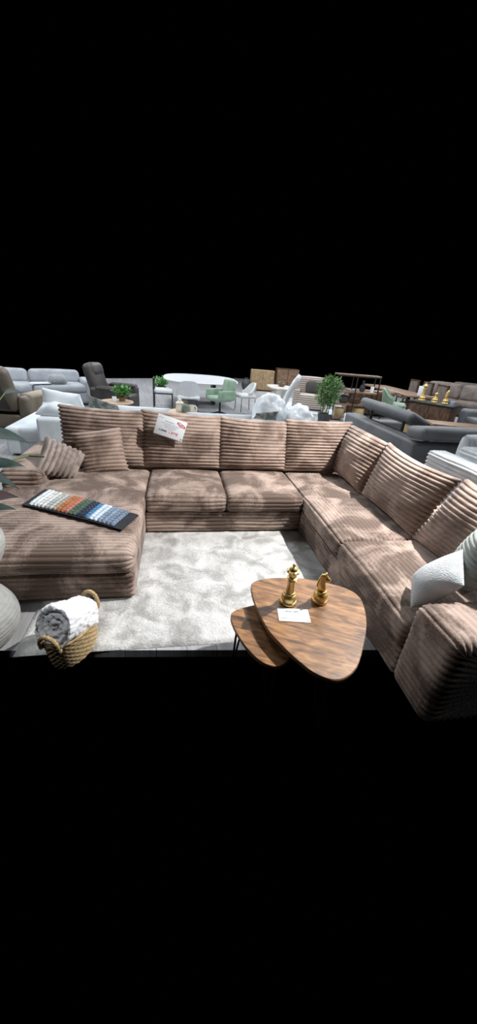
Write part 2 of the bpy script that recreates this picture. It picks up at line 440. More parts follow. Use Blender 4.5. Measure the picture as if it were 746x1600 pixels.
def rug_mat():
    m, n, l, b = new_mat('pale_grey_pile')
    tc = n.new('ShaderNodeTexCoord')
    def nz(scale, detail, dist, off=0):
        mp = n.new('ShaderNodeMapping'); mp.inputs['Location'].default_value = (off, off, 0); l.new(tc.outputs['Object'], mp.inputs['Vector'])
        t = n.new('ShaderNodeTexNoise'); t.inputs['Scale'].default_value = scale; t.inputs['Detail'].default_value = detail
        t.inputs['Distortion'].default_value = dist; l.new(mp.outputs['Vector'], t.inputs['Vector']); return t
    a = nz(4.6, 7, .9); c = nz(60, 3, 0)
    r = ramp(n, [(.34, (.33, .327, .315)), (.45, (.43, .425, .41)), (.53, (.55, .545, .53)), (.66, (.67, .665, .655))])
    ad = n.new('ShaderNodeMath'); ad.operation = 'MULTIPLY_ADD'; ad.inputs[1].default_value = .30; l.new(c.outputs['Fac'], ad.inputs[0])
    s = n.new('ShaderNodeMath'); s.operation = 'SUBTRACT'; s.inputs[1].default_value = .15; l.new(a.outputs['Fac'], s.inputs[0]); l.new(s.outputs[0], ad.inputs[2])
    l.new(ad.outputs[0], r.inputs['Fac']); l.new(r.outputs['Color'], b.inputs['Base Color'])
    b.inputs['Roughness'].default_value = 1; b.inputs['Sheen Weight'].default_value = .25; b.inputs['Specular IOR Level'].default_value = .1
    bp = n.new('ShaderNodeBump'); bp.inputs['Strength'].default_value = .55; bp.inputs['Distance'].default_value = .012
    l.new(c.outputs['Fac'], bp.inputs['Height']); l.new(bp.outputs['Normal'], b.inputs['Normal'])
    return m
x0, x1, y0, y1 = -.66, 1.95, -1.46, .45
xs = np.linspace(x0, x1, 150); ys = np.linspace(y0, y1, 110)
X, Y = np.meshgrid(xs, ys, indexing='ij')
d = np.minimum.reduce([X-x0, x1-X, Y-y0, y1-Y])
Zr = .018 * np.clip(d/.03, 0, 1)**.5 + .002
flat = np.stack([X.ravel(), Y.ravel(), np.zeros(X.size)], 1)
hz = np.array([mnoise.noise(Vector((p[0]*14, p[1]*14, 0))) + .7*mnoise.noise(Vector((p[0]*31, p[1]*31, 4))) for p in flat]).reshape(X.shape)
Zr = Zr + .0055 * hz * np.clip(d/.05, 0, 1)
m = Mesh(); m.grid(np.stack([X, Y, Zr], -1))
m.grid(np.stack([np.array([[p[0], p[1]] for p in [(x0,y0),(x1,y0),(x1,y1),(x0,y1)]])[[0,1,2,3]][:, 0].reshape(2,2)*0 + np.array([[x0,x1],[x0,x1]]), np.array([[y0,y0],[y1,y1]]), np.full((2,2), .001)], -1))
tag(m.build('rug', rug_mat(), sharp=None), 'pale grey long-pile rug lying between the arms of the brown sofa', 'rug')

# ------------------------------------------------------------------ the big brown corner sofa
sofa = thing('corner_sofa', 'large U-shaped corner sofa in brown ribbed plush with chaise around the pale rug', 'sofa', (0, 0, 0))
P_ = M['plush']
zb, zs = .245, .425
rb = dict(pitch=.042, amp=.016)
ribblock('base', 'x', (-1.30, -1.0, .03), (0.0, .9, zb), P_, sofa, r=.03, re=.03, seed=1, **rb)
ribblock('base', 'x', (0.0, 0.0, .03), (1.6, .95, zb), P_, sofa, r=.03, re=.03, seed=2, **rb)
ribblock('base', 'y', (1.6, -1.83, .03), (2.5, 1.0, zb), P_, sofa, r=.03, re=.03, seed=3, nt=70, **rb)
ribblock('chaise_cushion', 'x', (-1.30, -1.02, zb), (0.01, .80, zs), P_, sofa, pitch=.040, amp=.014, r=.065, re=.065, bulge=.03, fbulge=.012, seed=4, nt=60)
ribblock('seat_cushion', 'x', (0.012, -.015, zb), (.797, .80, zs-.005), P_, sofa, pitch=.038, amp=.014, r=.06, re=.045, bulge=.04, fbulge=.012, seed=5)
ribblock('seat_cushion', 'x', (.803, -.015, zb), (1.598, .80, zs-.005), P_, sofa, pitch=.038, amp=.014, r=.06, re=.045, bulge=.038, fbulge=.012, seed=6)
ribblock('seat_cushion', 'y', (1.604, .005, zb), (2.5, .82, zs-.02), P_, sofa, pitch=.038, amp=.014, r=.05, re=.04, bulge=.012, seed=7)
ribblock('seat_cushion', 'y', (1.59, -.885, zb), (2.45, .0, zs), P_, sofa, pitch=.038, amp=.014, r=.055, re=.045, bulge=.03, fbulge=.01, seed=8)
ribblock('seat_cushion', 'y', (1.585, -1.825, zb), (2.45, -.892, zs+.012), P_, sofa, pitch=.038, amp=.014, r=.055, re=.045, bulge=.03, fbulge=.012, seed=9)
ribblock('armrest', 'x', (-1.30, .14, .03), (-.93, 1.22, .60), P_, sofa, pitch=.042, amp=.016, r=.075, re=.075, bulge=.02, seed=10, nt=24)
ribblock('armrest', 'y', (1.575, -2.155, .03), (2.72, -1.83, .615), P_, sofa, pitch=.040, amp=.012, r=.07, re=.06, bulge=.015, seed=11, nt=24)
ribblock('back_frame', 'x', (-1.30, 1.0, .03), (2.75, 1.25, .60), P_, sofa, pitch=.042, amp=.016, r=.07, re=.05, seed=12, nt=60)
ribblock('back_frame', 'y', (2.50, -2.15, .03), (2.75, 1.05, .60), P_, sofa, pitch=.042, amp=.016, r=.07, re=.05, seed=13, nt=60)
for x, y in [(-1.22, -.93), (-.08, -.93), (-1.2, 1.15), (2.68, 1.15), (1.68, -2.08), (2.66, -2.05), (1.66, -.1)]:
    Mesh().lathe([(.03, 0), (.03, .004), (.026, .034)], 12).build('foot', M['black'], sofa, loc=(x, y, 0 if y < -1.4 or x < -.7 or x > 2 or y > .5 else .018))

# ------------------------------------------------------------------ loose cushions on the sofa
PC = M['plush_cushion']
GB = 'loose back cushions of the brown sofa'
def bc(label, *a, **k):
    o = pillow('back_cushion', *a, PC, **k)
    return tag(o, label, 'cushion', GB)
yb, yt = .80, .94
bc('brown ribbed back cushion behind the smaller throw cushion, above the chaise', (-.91, yb, .435), (-.045, yb, .435), (-.035, yt, 1.045), (-.935, yt, 1.075), .24, seed=21, pinch=.02, sag=.012)
bc('brown ribbed back cushion with the tilted white price sign on it', (-.078, yb, .435), (.815, yb, .435), (.82, yt, 1.025), (-.078, yt, 1.065), .24, seed=22, pinch=.02, sag=.012)
bc('brown ribbed back cushion directly beside the one carrying the price sign, toward the corner', (.79, yb, .435), (1.61, yb, .435), (1.615, yt, 1.00), (.79, yt, 1.03), .24, seed=23, pinch=.02, sag=.008)
bc('brown ribbed back cushion ending the long row, below the white wrapped bundle', (1.59, yb, .425), (2.30, yb, .425), (2.44, yt, 1.035), (1.585, yt, 1.03), .22, seed=24, pinch=.025, sag=.004, pitch=.038)
# three along the right-hand side, facing the chaise
bc('slumped brown ribbed back cushion wedged into the sofa corner', (2.27, .84, .42), (2.27, .12, .42), (2.48, .08, .975), (2.44, .92, 1.0), .30, seed=25, sag=-.03, crumple=.036, pinch=.09)
bc('big plump brown ribbed back cushion of the side section, next to the corner one', (2.27, .06, .435), (2.25, -.86, .435), (2.46, -.93, .985), (2.46, .11, 1.0), .29, seed=26, sag=.015, crumple=.022, pinch=.07)
bc('brown ribbed back cushion above the white pillow, nearest the armrest', (2.25, -.87, .44), (2.25, -1.79, .44), (2.47, -1.80, 1.0), (2.46, -.97, 1.01), .29, seed=27, sag=.01, crumple=.02, pinch=.07)

tag(pillow('throw_cushion', (-.655, .56, .425), (-.215, .68, .43), (-.29, .73, .90), (-.775, .68, .83), .17, PC, seed=31, pitch=.040, pinch=.05, crumple=.012),
    'small square brown ribbed throw cushion leaning on a back cushion above the chaise', 'cushion')
tag(pillow('throw_cushion', (-1.03, .20, .56), (-.70, .38, .435), (-.62, .62, .63), (-.97, .53, .83), .16, M['grey_brown_plush'], seed=32, pitch=.050, amp=.025, ribs='v', pinch=.06, crumple=.012),
    'greyish brown throw cushion with slanting ribs tipped against the chaise armrest', 'cushion')
tag(pillow('scatter_pillow', (1.655, -1.735, .475), (1.805, -1.50, .53), (1.955, -1.635, .81), (1.825, -1.845, .715), .16, M['white_terry'], seed=33, ribs=None, pinch=.03, crumple=.006),
    'small white terry pillow tucked in beside the armrest', 'pillow')
tag(pillow('scatter_pillow', (1.90, -1.79, .60), (2.12, -1.47, .60), (2.20, -1.58, .99), (2.02, -1.80, .96), .20, M['mint_rib'], seed=34, pitch=.030, amp=.006, pinch=.05),
    'pale grey-green finely ribbed pillow behind the white terry pillow', 'pillow')

# ------------------------------------------------------------------ price sign on the back cushion
def card_local(org, ux, uy):
    ux = Vector(ux).normalized(); uz = ux.cross(Vector(uy)).normalized(); uy = uz.cross(ux)
    return Matrix(((ux.x, uy.x, uz.x, org[0]), (ux.y, uy.y, uz.y, org[1]), (ux.z, uy.z, uz.z, org[2]), (0, 0, 0, 1)))
sign = Mesh().box((0, 0, 0), (.315, .215, .003), r=.001, seg=1).build('price_sign', M['card'])
sign.matrix_world = card_local((.238, .712, .918), (.95, .0, -.285), (.27, .12, .95))
tag(sign, 'tilted white price sign with red price resting on a brown back cushion', 'sign')
def on(x, y, z=.0018): return Matrix.Translation((x, y, z))
text_mesh('1.749€', .030, 'struck_price', M['ink'], sign, on(-.070, -.052), bold=.0006)
text_mesh('1.399€', .036, 'sale_price', M['red_ink'], sign, on(.045, -.052), bold=.0010)
Mesh().box((-.070, -.052, .0022), (.10, .0025, .0008)).build('strike_line', M['ink'], sign)
lines = Mesh()
for (x, y, w, h) in [(-.115, .078, .055, .005), (-.02, .052, .10, .008), (.0, .030, .22, .0045), (.0, .016, .15, .0045), (.0, .002, .13, .0045), (.0, -.012, .11, .0045), (.01, -.026, .06, .004)]:
    k = x - w/2
    while k < x + w/2 - .003:
        q = random.uniform(.006, .018); q = min(q, x + w/2 - k); lines.box((k + q/2, y, .0018), (q, h, .0006)); k += q + .004
lines.build('small_print', M['grey_ink'], sign)['kind'] = 'stuff'
logo = Mesh(); P = np.array([[(.105 + .050*s*math.cos(t), .058 + .020*s*math.sin(t) + .10*s*.05*math.cos(t)*-3, .0020) for t in np.linspace(0, 2*PI, 28, endpoint=False)] for s in (1, .74)])
logo.grid(P, cv=True); logo.build('logo_ring', M['red_ink'], sign)
lg = Mesh(); lg.box((.098, .063, .0021), (.052, .007, .0006)); lg.box((.108, .050, .0021), (.060, .007, .0006)); lg.build('logo_bars', M['red_ink'], sign)
Mesh().box((.140, -.090, .0020), (.016, .010, .0006), rot=rotm('Z', .6)).build('corner_mark', M['ink'], sign)

# ------------------------------------------------------------------ fabric swatch board on the chaise
Oa, Ob, Oc, Od = [np.array(p) for p in ((-.945, -.30, .455), (-.875, .035, .455), (-.005, -.475, .445), (-.105, -.725, .445))]
def board_pt(s, t, h=0.0):
    """s along the board, t across it; the board sags over the plump chaise"""
    p = Oa*(1-s)*(1-t) + Ob*(1-s)*t + Oc*s*t + Od*s*(1-t)
    z = p[2] + .012*math.sin(PI*s) + h - .03*max(0, (s - .86))/.14*0
    return (p[0], p[1], z)
board = thing('fabric_sample_board', 'black fabric sample board with strips of coloured cord lying on the chaise', 'sample board', tuple((Oa+Oc)/2))
b0 = np.array(board.location)
m = Mesh()
top = np.array([[board_pt(s, t, .014) for t in np.linspace(0, 1, 8)] for s in np.linspace(0, 1, 30)]) - b0
bot = np.array([[board_pt(s, t, .004) for t in np.linspace(0, 1, 8)] for s in np.linspace(0, 1, 30)]) - b0
m.grid(top); m.grid(bot, flip=True)
for a, b_ in ((top[0], bot[0]), (top[-1], bot[-1]), (top[:, 0], bot[:, 0]), (top[:, -1], bot[:, -1])): m.grid(np.array([a, b_]))
m.build('backing', M['black_cloth'], board)
SW = [('white', (.68, .74, .80), 2), ('off_white', (.60, .62, .60), 2), ('silver', (.40, .42, .41), 2), ('sand', (.34, .27, .20), 1), ('rust', (.38, .135, .045), 2),
      ('salmon', (.42, .145, .12), 1), ('moss', (.055, .105, .065), 2), ('navy', (.012, .022, .05), 2), ('azure', (.055, .19, .36), 1), ('ice', (.55, .65, .76), 2), ('slate', (.20, .27, .36), 2), ('denim', (.15, .20, .28), 2)]
tot = sum(k for _, _, k in SW); s = .055; step = (.915 - .055) / tot
for nm, col, k in SW:
    mt = plush(nm + '_cord', tuple(c*.82 for c in col), tuple(min(1, c*1.1) for c in col), nap=14, sheen=.3)
    m = Mesh()
    for j in range(k):
        sc = s + step*(j + .5); nu = 34
        P = np.zeros((nu, 11, 3))
        for i, t in enumerate(np.linspace(.05, .985, nu)):
            lump = 1 + .16*math.sin(t*48 + j*2 + sc*90)
            for q, a in enumerate(np.linspace(0, PI, 11)):
                e = math.sin(PI*min(1, max(0, (t-.05)/.935)))**.15 if 0 < (t-.05) < .934 else .3
                skew = .018*math.sin(t*48 + sc*90)*.3
                P[i, q] = board_pt(sc + step*.54*math.cos(a)*lump + skew*.4, t, .013 + .022*math.sin(a)*lump*e)
        m.grid(P - b0)
    o = m.build('swatch', mt, board, sharp=None); o['label'] = nm.replace('_', ' ') + ' cord strip'
    s += step*k

# ------------------------------------------------------------------ nesting coffee tables
def spline_poly(P, sub=5):
    """closed smooth outline through the given points"""
    n = len(P); out = []
    P = [Vector(p) for p in P]
    for i in range(n):
        a, b_, c, d = P[i-1], P[i], P[(i+1) % n], P[(i+2) % n]
        for k in range(sub):
            t = k/sub
            out.append(.5*((2*b_) + (c-a)*t + (2*a-5*b_+4*c-d)*t*t + (3*b_-a-3*c+d)*t**3))
    return [(p.x, p.y) for p in out]
def tri_table(label, corners, h, legs):
    cx = sum(c[0] for c in corners)/len(corners); cy = sum(c[1] for c in corners)/len(corners)
    t = thing('coffee_table', label, 'table', (cx, cy, 0), 0, 'nesting wooden coffee tables')
    loc = [(c[0]-cx, c[1]-cy) for c in corners]
    poly = spline_poly(loc)
    tp = Mesh().prism(poly, h-.022, h, r=.003).build('tabletop', M['wood_top'], t, sharp=30)
    inner = [(p[0]*1.002, p[1]*1.002) for p in poly]
    Mesh().prism(inner, h-.0205, h-.004).build('edge_band', M['wood_edge'], tp, sharp=30)
    for (x, y, zf) in legs:
        x -= cx; y -= cy; d = Vector((x, y)).normalized()
        a = Vector((x, y, zf)); tq = d.orthogonal()*.05
        m = Mesh()
        top1 = Vector((x*.80 + tq.x, y*.80 + tq.y, h-.026)); top2 = Vector((x*.80 - tq.x, y*.80 - tq.y, h-.026))
        m.tube([top1, a + Vector((tq.x*.12, tq.y*.12, .004)), a + Vector((-tq.x*.12, -tq.y*.12, .004)), top2], .0065, 8)
        m.build('leg', M['black'], t)
    return t
tA = tri_table('larger rustic wood coffee table carrying the gold chess pieces and small card',
          [(.757, -1.452), (.779, -1.407), (.852, -1.378), (.973, -1.369), (1.123, -1.388), (1.276, -1.447), (1.372, -1.510), (1.411, -1.590), (1.387, -1.705), (1.33, -1.832), (1.246, -1.960),
           (1.145, -2.085), (1.035, -2.140), (.945, -2.105), (.882, -2.025), (.827, -1.924), (.779, -1.807), (.755, -1.653), (.750, -1.530)], .45,
          [(.80, -1.44, .014), (1.35, -1.57, .0), (1.03, -2.07, .0)])
tB = tri_table('lower rustic wood coffee table partly under the larger one',
          [(.611, -1.625), (.632, -1.583), (.699, -1.553), (.79, -1.535), (.88, -1.545), (.935, -1.60), (.950, -1.70), (.925, -1.83), (.87, -1.94), (.80, -1.985), (.725, -1.955), (.665, -1.86), (.632, -1.766), (.614, -1.685)], .38,
          [(.645, -1.635, .0), (.90, -1.585, .0), (.80, -1.93, .0)])

# ------------------------------------------------------------------ gold chess pieces
base_prof = [(.0, 0), (.046, 0), (.050, .005), (.050, .014), (.046, .020), (.042, .022), (.043, .030), (.045, .042), (.042, .055), (.036, .064), (.031, .067), (.033, .071), (.034, .076), (.031, .081)]
def chess_queen(label, loc, sc, group=None, parent_mat=None):
    t = thing('chess_queen', label, 'sculpture', loc, 0, group); t.scale = (sc,)*3
    Mesh().lathe(base_prof + [(.027, .083), (.024, .100), (.0215, .125), (.0205, .150), (.021, .160), (.0, .160)], 32).build('base', M['gold'], t)
    Mesh().lathe([(.0, .158), (.021, .158), (.027, .162), (.027, .166), (.022, .169), (.022, .173), (.030, .177), (.031, .181), (.024, .185), (.021, .188), (.022, .196), (.026, .208), (.030, .216), (.0, .216)], 32).build('collar', M['gold'], t)
    Mesh().lathe([(.0, .212), (.029, .213), (.034, .219), (.037, .226), (.034, .230), (.026, .232), (.0, .232)], 64,
                 scallop=lambda a, i: 1 + (.09*math.cos(8*a) if i in (2, 3, 4) else 0)).build('crown', M['gold'], t)
    Mesh().lathe([(.0, .228), (.024, .231), (.023, .240), (.016, .249), (.007, .253), (.005, .256), (.009, .261), (.010, .266), (.007, .272), (.0, .274)], 28).build('finial', M['gold'], t)
    return t
def chess_knight(label, loc, sc, rz=0, group=None):
    t = thing('chess_knight', label, 'sculpture', loc, rz, group); t.scale = (sc,)*3
    Mesh().lathe([(r*.95, z) for r, z in base_prof] + [(.0, .083)], 32).build('base', M['gold'], t)
    # neck and head, profile facing +x, inflated sideways
    prof = [(-.026, .078), (.026, .078), (.024, .095), (.017, .115), (.013, .132), (.014, .142), (.026, .146), (.036, .147), (.041, .153), (.039, .163), (.029, .172), (.019, .184), (.012, .192), (.010, .205), (.003, .194),
            (-.006, .192), (-.015, .184), (-.022, .168), (-.026, .148), (-.029, .125), (-.030, .100)]
    # smooth closed curve, split into left/right rails by height for even cross sections
    m = Mesh(); n = len(prof); cx = sum(p[0] for p in prof)/n
    mid = []
    for x, z in prof: mid.append((-.004 if z < .14 else .006, z - (.012 if z > .17 else 0)))
    L = []
    for k in np.linspace(-1, 1, 13):
        q = math.sqrt(max(0, 1 - k*k)) ** .8
        L.append([(mx + (x-mx)*q, k*(.022 if z < .13 else .015), mz + (z-mz)*(q if .09 < z else 1)) for (x, z), (mx, mz) in zip(prof, mid)])
    m.grid(np.array(L), cv=True); m.build('head', M['gold'], t, sharp=None)
    e = Mesh()
    for s in (-1, 1): e.tube([(.006, s*.009, .184), (.007, s*.011, .196), (.010, s*.011, .207)], [.006, .0045, .0008], 8)
    e.build('ears', M['gold'], t)
    mn = Mesh()
    for k in range(7):
        z = .110 + k*.0125; mn.box((-.031 + .0009*k*k*.5, 0, z), (.010, .012, .013), r=.004)
    mn.build('mane', M['gold'], t)
    return t
chess_queen('gold chess queen standing on the larger wood coffee table', (.948, -1.607, .45), .985)
chess_knight('gold chess knight standing on the larger wood coffee table', (1.142, -1.607, .45), 1.0, rz=-.25)

# small price card lying on the larger table
A_, B_, C_, D_ = [np.array(p) for p in ((.87, -1.655, .451), (1.047, -1.675, .451), (1.025, -1.785, .451), (.853, -1.752, .451))]
cc = (A_+B_+C_+D_)/4; ux = (B_-A_+C_-D_)/2
card = Mesh().box((0, 0, 0), (.176, .105, .002), r=.0008, seg=1).build('price_card', M['card'])
card.location = tuple(cc + np.array([0, 0, .0012])); card.rotation_euler = (0, 0, math.atan2(ux[1], ux[0]))
tag(card, 'small white price card lying flat in front of the gold chess queen', 'card')
text_mesh('Rony CAFE', .0155, 'heading', M['ink'], card, on(-.006, .026, .0013), extrude=.0002, bold=.0003)
text_mesh('79€', .014, 'price', M['grey_ink'], card, on(.006, -.006, .0013), extrude=.0002)
ln = Mesh(); k = -.075
while k < .035:
    q = random.uniform(.006, .014); ln.box((k+q/2, -.028, .0012), (q, .004, .0004)); k += q + .003
ln.build('small_print', M['grey_ink'], card)['kind'] = 'stuff'
Mesh().box((.072, -.042, .0012), (.014, .006, .0004)).build('corner_mark', M['grey_ink'], card)

# ------------------------------------------------------------------ basket with a rolled fur throw
bk = thing('wicker_basket', 'oval woven seagrass basket with two loop handles in front of the chaise', 'basket', (-.315, -1.425, 0), math.atan2(.35, .13))
La, Wb, Hb = .195, .125, .205
m = Mesh(); nr, ns = 60, 132
def wall(off):
    P = np.zeros((nr, ns, 3))
    for i in range(nr):
        t = i/(nr-1); sc = .80 + .20*t**.8
        for j in range(ns):
            a = 2*PI*j/ns
            row = i // 5
            w = .0045*math.sin((i % 5 + .5)/5*PI)*(1 + .8*math.sin(a*22 + (row % 2)*PI))
            P[i, j] = ((La*sc + off + w)*math.cos(a), (Wb*sc + off + w)*math.sin(a), .006 + t*Hb)
    return P
m.grid(wall(0), cv=True, flip=True)
Pi = wall(-.010); m.grid(Pi, cv=True)
m.grid(np.array([wall(0)[0], wall(0)[0]*[0.02, 0.02, 1]]), cv=True)
body = m.build('body', M['seagrass'], bk, sharp=None)
ring = [((La-.004)*math.cos(a), (Wb-.004)*math.sin(a), .006+Hb) for a in np.linspace(0, 2*PI, 64, endpoint=False)]
Mesh().tube(ring, .010, 10, closed=True).build('rim', M['seagrass'], bk)
for sg in (1, -1):
    pts = [(sg*(La-.004 + .012*math.sin(a)), .055*math.cos(a)*1.05, Hb + .0 + .085*math.sin(a)) for a in np.linspace(-.25, PI+.25, 40)]
    rr = [.0125*(1 + .12*math.sin(k*1.9)) for k in range(40)]
    Mesh().tube(pts, rr, 10).build('handle', M['seagrass'], bk)

m = Mesh()
R0, Lr = .122, .25
nr2, na = 46, 150
cap = np.zeros((nr2, na, 3))
for i in range(nr2):
    r = R0*(i/(nr2-1))
    for j in range(na):
        a = 2*PI*j/na
        turn = r/.040 - a/(2*PI)
        f = turn - math.floor(turn)
        dep = .030*(1 - abs(2*f-1)**2.2) - .022*(1 - r/R0)
        cap[i, j] = (-Lr/2 - dep if r > .004 else -Lr/2, r*math.cos(a), r*math.sin(a))
m.grid(cap, cv=True)
side = np.zeros((50, na, 3))
for i in range(50):
    t = i/49
    for j in range(na):
        a = 2*PI*j/na; rr = R0*(1 + .03*math.sin(3*a + t*2)) * (1 if t < .85 else math.sqrt(max(0, 1 - ((t-.85)/.15)**2))**.6 + .001)
        if i == 0: side[i, j] = cap[-1, j]
        else: side[i, j] = (-Lr/2 + t*Lr, rr*math.cos(a), rr*math.sin(a))
m.grid(side, cv=True, flip=True)
roll = m.build('rolled_throw', M['fur'], sharp=None)
fuzz(roll, .012, 22, 3); fuzz(roll, .0045, 55, 5)
roll.location = (-.315, -1.425, .235)
roll.rotation_euler = (0.4, .42, math.atan2(.30, .14))
tag(roll, 'rolled white fluffy fur throw sitting in the seagrass basket', 'blanket')

# ------------------------------------------------------------------ gourd shaped vase with a leafy plant
vx, vy = -.93, -1.33
zs_ = np.linspace(0, 1, 150); prof = []
kz = [0, .02, .10, .20, .30, .39, .44, .50, .60, .70, .80, .87, .90]
kr = [.15, .20, .262, .275, .235, .165, .150, .195, .265, .285, .235, .150, .125]
from mathutils.geometry import interpolate_bezier
for z in np.linspace(0, .90, 180):
    # monotone-ish cubic through the stations
    i = max(0, min(len(kz)-2, int(np.searchsorted(kz, z) - 1)))
    h = kz[i+1]-kz[i]; t = (z-kz[i])/h
    m0 = (kr[i+1]-kr[max(0, i-1)])/(kz[i+1]-kz[max(0, i-1)]); m1 = (kr[min(len(kr)-1, i+2)]-kr[i])/(kz[min(len(kz)-1, i+2)]-kz[i])
    r = (2*t**3-3*t*t+1)*kr[i] + (t**3-2*t*t+t)*h*m0 + (-2*t**3+3*t*t)*kr[i+1] + (t**3-t*t)*h*m1
    prof.append((r - .0035*(1 - abs(math.sin(z*PI/.026))**.6), z))
prof = [(0.0, 0)] + prof + [(.115, .905), (.105, .895), (.10, .80), (0, .79)]
v = Mesh().lathe(prof, 72).build('floor_vase', M['vase'], sharp=None); v.location = (vx, vy, 0)
tag(v, 'big ridged pale stone floor vase of two bulbs beside the chaise', 'vase')
pl = thing('leafy_plant', 'dark green long-leaved artificial plant growing out of the floor vase', 'plant', (vx, vy, .80))
def leaf(base, tip, width, droop, mat, name='leaf', tilt=.75):
    base, tip = Vector(base), Vector(tip); d = tip - base; L = d.length
    side = d.cross(Vector((0, 0, 1))).normalized(); side = (Matrix.Rotation(tilt, 3, d.normalized()) @ side); m = Mesh(); n = 16
    P = np.zeros((n, 5, 3))
    for i in range(n):
        t = i/(n-1); w = width*(math.sin(PI*min(1, t*1.02+.02))**.75)*(1-.35*t) if i < n-1 else .0005
        c = base + d*t + Vector((0, 0, droop*4*t*(1-t)))
        for j, s_ in enumerate((-1, -.5, 0, .5, 1)):
            p = c + side*w*s_/1 + Vector((0, 0, -abs(s_)*w*-.28))
            P[i, j] = p
    m.grid(P); Q = P - np.array([0, 0, .0015]); m.grid(Q, flip=True)
    o = m.build(name, mat, pl, sharp=None); return o
L0 = np.array([vx, vy, .80])
def lf(base, tip, w, dr, mat): leaf(np.array(base)-L0, np.array(tip)-L0, w, dr, mat)
LV = [((-.70, -1.04, 1.22), (-.673, -.605, 1.06), .058, .03, 'leaf'), ((-.735, -1.12, 1.07), (-.645, -.827, .98), .045, .02, 'leaf'), ((-.70, -1.20, 1.05), (-.578, -1.128, .95), .030, .02, 'leaf'),
      ((-.63, -1.42, 1.0), (-.565, -1.177, .92), .040, .02, 'leaf_red'), ((-.65, -1.43, .96), (-.558, -1.251, .88), .030, .015, 'leaf'), ((-.80, -.55, 1.38), (-.88, -.02, 1.30), .022, .02, 'leaf'),
      ((-1.1, -1.25, 1.2), (-1.45, -1.1, 1.25), .05, .03, 'leaf'), ((-1.0, -1.45, 1.15), (-1.25, -1.75, 1.15), .05, .03, 'leaf'), ((-.95, -1.3, 1.3), (-1.1, -1.0, 1.5), .045, .03, 'leaf')]
for b0_, t0_, w0_, d0_, m0_ in LV:
    lf(b0_, t0_, w0_, d0_, M[m0_])
    q = np.array(b0_) - L0; Mesh().tube([(q[0]*.1, q[1]*.05, -.005), (q[0]*.4, q[1]*.4, q[2]*.6), tuple(q)], [.006, .005, .004], 8).build('stem', M['stem'], pl)
q = np.array((-.63, -.524, .95)) - L0
Mesh().tube([(0, 0, -.005), tuple(np.array((-.90, -.95, .95))-L0), tuple(np.array((-.869, -.728, .95))-L0), tuple(np.array((-.806, -.613, .955))-L0), tuple(np.array((-.743, -.503, .95))-L0), tuple(q)], [.006, .007, .008, .008, .008, .005], 8).build('stem', M['stem'], pl)

# ================================================================== showroom behind the sofa
def part(parent, name, mat, c, s, r=.02, puff=0.0, rot=None, seg=3):
    return Mesh().box(c, s, r, rot=rot, puff=puff, seg=seg).build(name, mat, parent)

# white sofa standing back to back with the brown one
ws = thing('sofa', 'long white fabric sofa standing behind the brown sofa', 'sofa', (0, 0, 0))
W_ = M['white_sofa']
part(ws, 'seat_base', W_, (.24, 3.10, .14), (4.88, 1.3, .22), .04)
part(ws, 'chaise_seat', W_, (-1.80, 3.28, .32), (.82, 1.66, .22), .06, .015)
part(ws, 'seat_cushion', W_, (-.45, 3.15, .33), (1.85, 1.15, .20), .06, .02)
part(ws, 'seat_cushion', W_, (1.60, 3.15, .33), (2.20, 1.15, .20), .06, .02)
part(ws, 'back_frame', W_, (.50, 2.34, .34), (4.32, .24, .60), .05)
for x, y in [(-2.1, 2.55), (-2.1, 4.0), (2.1, 2.3), (2.1, 3.7)]:
    part(ws, 'foot', M['black'], (x, y, .015), (.06, .06, .03), .005)
G1 = 'loose cushions of the white sofa'
def wc(label, *a, mat=W_, group=G1, **k):
    kw = dict(ribs=None, n_plain=24, seed=41, pinch=.04, crumple=.02); kw.update(k)
    return tag(pillow('sofa_cushion', *a, mat, **kw), label, 'cushion', group)
wc('large white back cushion at the left end of the white sofa, behind the brown cushions', (-1.78, 2.82, .50), (-1.00, 2.76, .46), (-1.12, 2.60, .93), (-1.66, 2.68, .99), .36, crumple=.05, pinch=.09, power=.42)
wc('crumpled white cushion lying low in front of the large white one', (-1.70, 2.36, .66), (-1.12, 2.30, .66), (-1.14, 2.56, .76), (-1.66, 2.62, .79), .22, seed=42, crumple=.05, pinch=.10)
wc('white back cushion rising just above the first brown cushion', (-.80, 2.66, .45), (.20, 2.66, .45), (.20, 2.56, .80), (-.82, 2.56, .82), .2, seed=43)
wc('white back cushion rising above the brown cushions behind the price sign side', (.45, 2.66, .45), (1.52, 2.66, .45), (1.52, 2.56, .76), (.45, 2.56, .76), .2, seed=44)
tag(pillow('throw_pillow', (-1.02, 2.62, .72), (-.52, 2.52, .72), (-.54, 2.34, .84), (-.98, 2.46, .95), .10, M['pattern'], ribs=None, n_plain=20, seed=45, pinch=.05, crumple=.008),
    'patterned grey-beige throw pillow lying on the white sofa near the oak side table', 'cushion')
tag(pillow('throw_pillow', (1.50, 2.40, .74), (1.86, 2.32, .74), (1.86, 2.22, .90), (1.52, 2.30, .84), .10, M['pattern'], ribs=None, n_plain=20, seed=46, pinch=.06, crumple=.008),
    'patterned grey-green throw pillow beside the white plastic bundle', 'cushion')

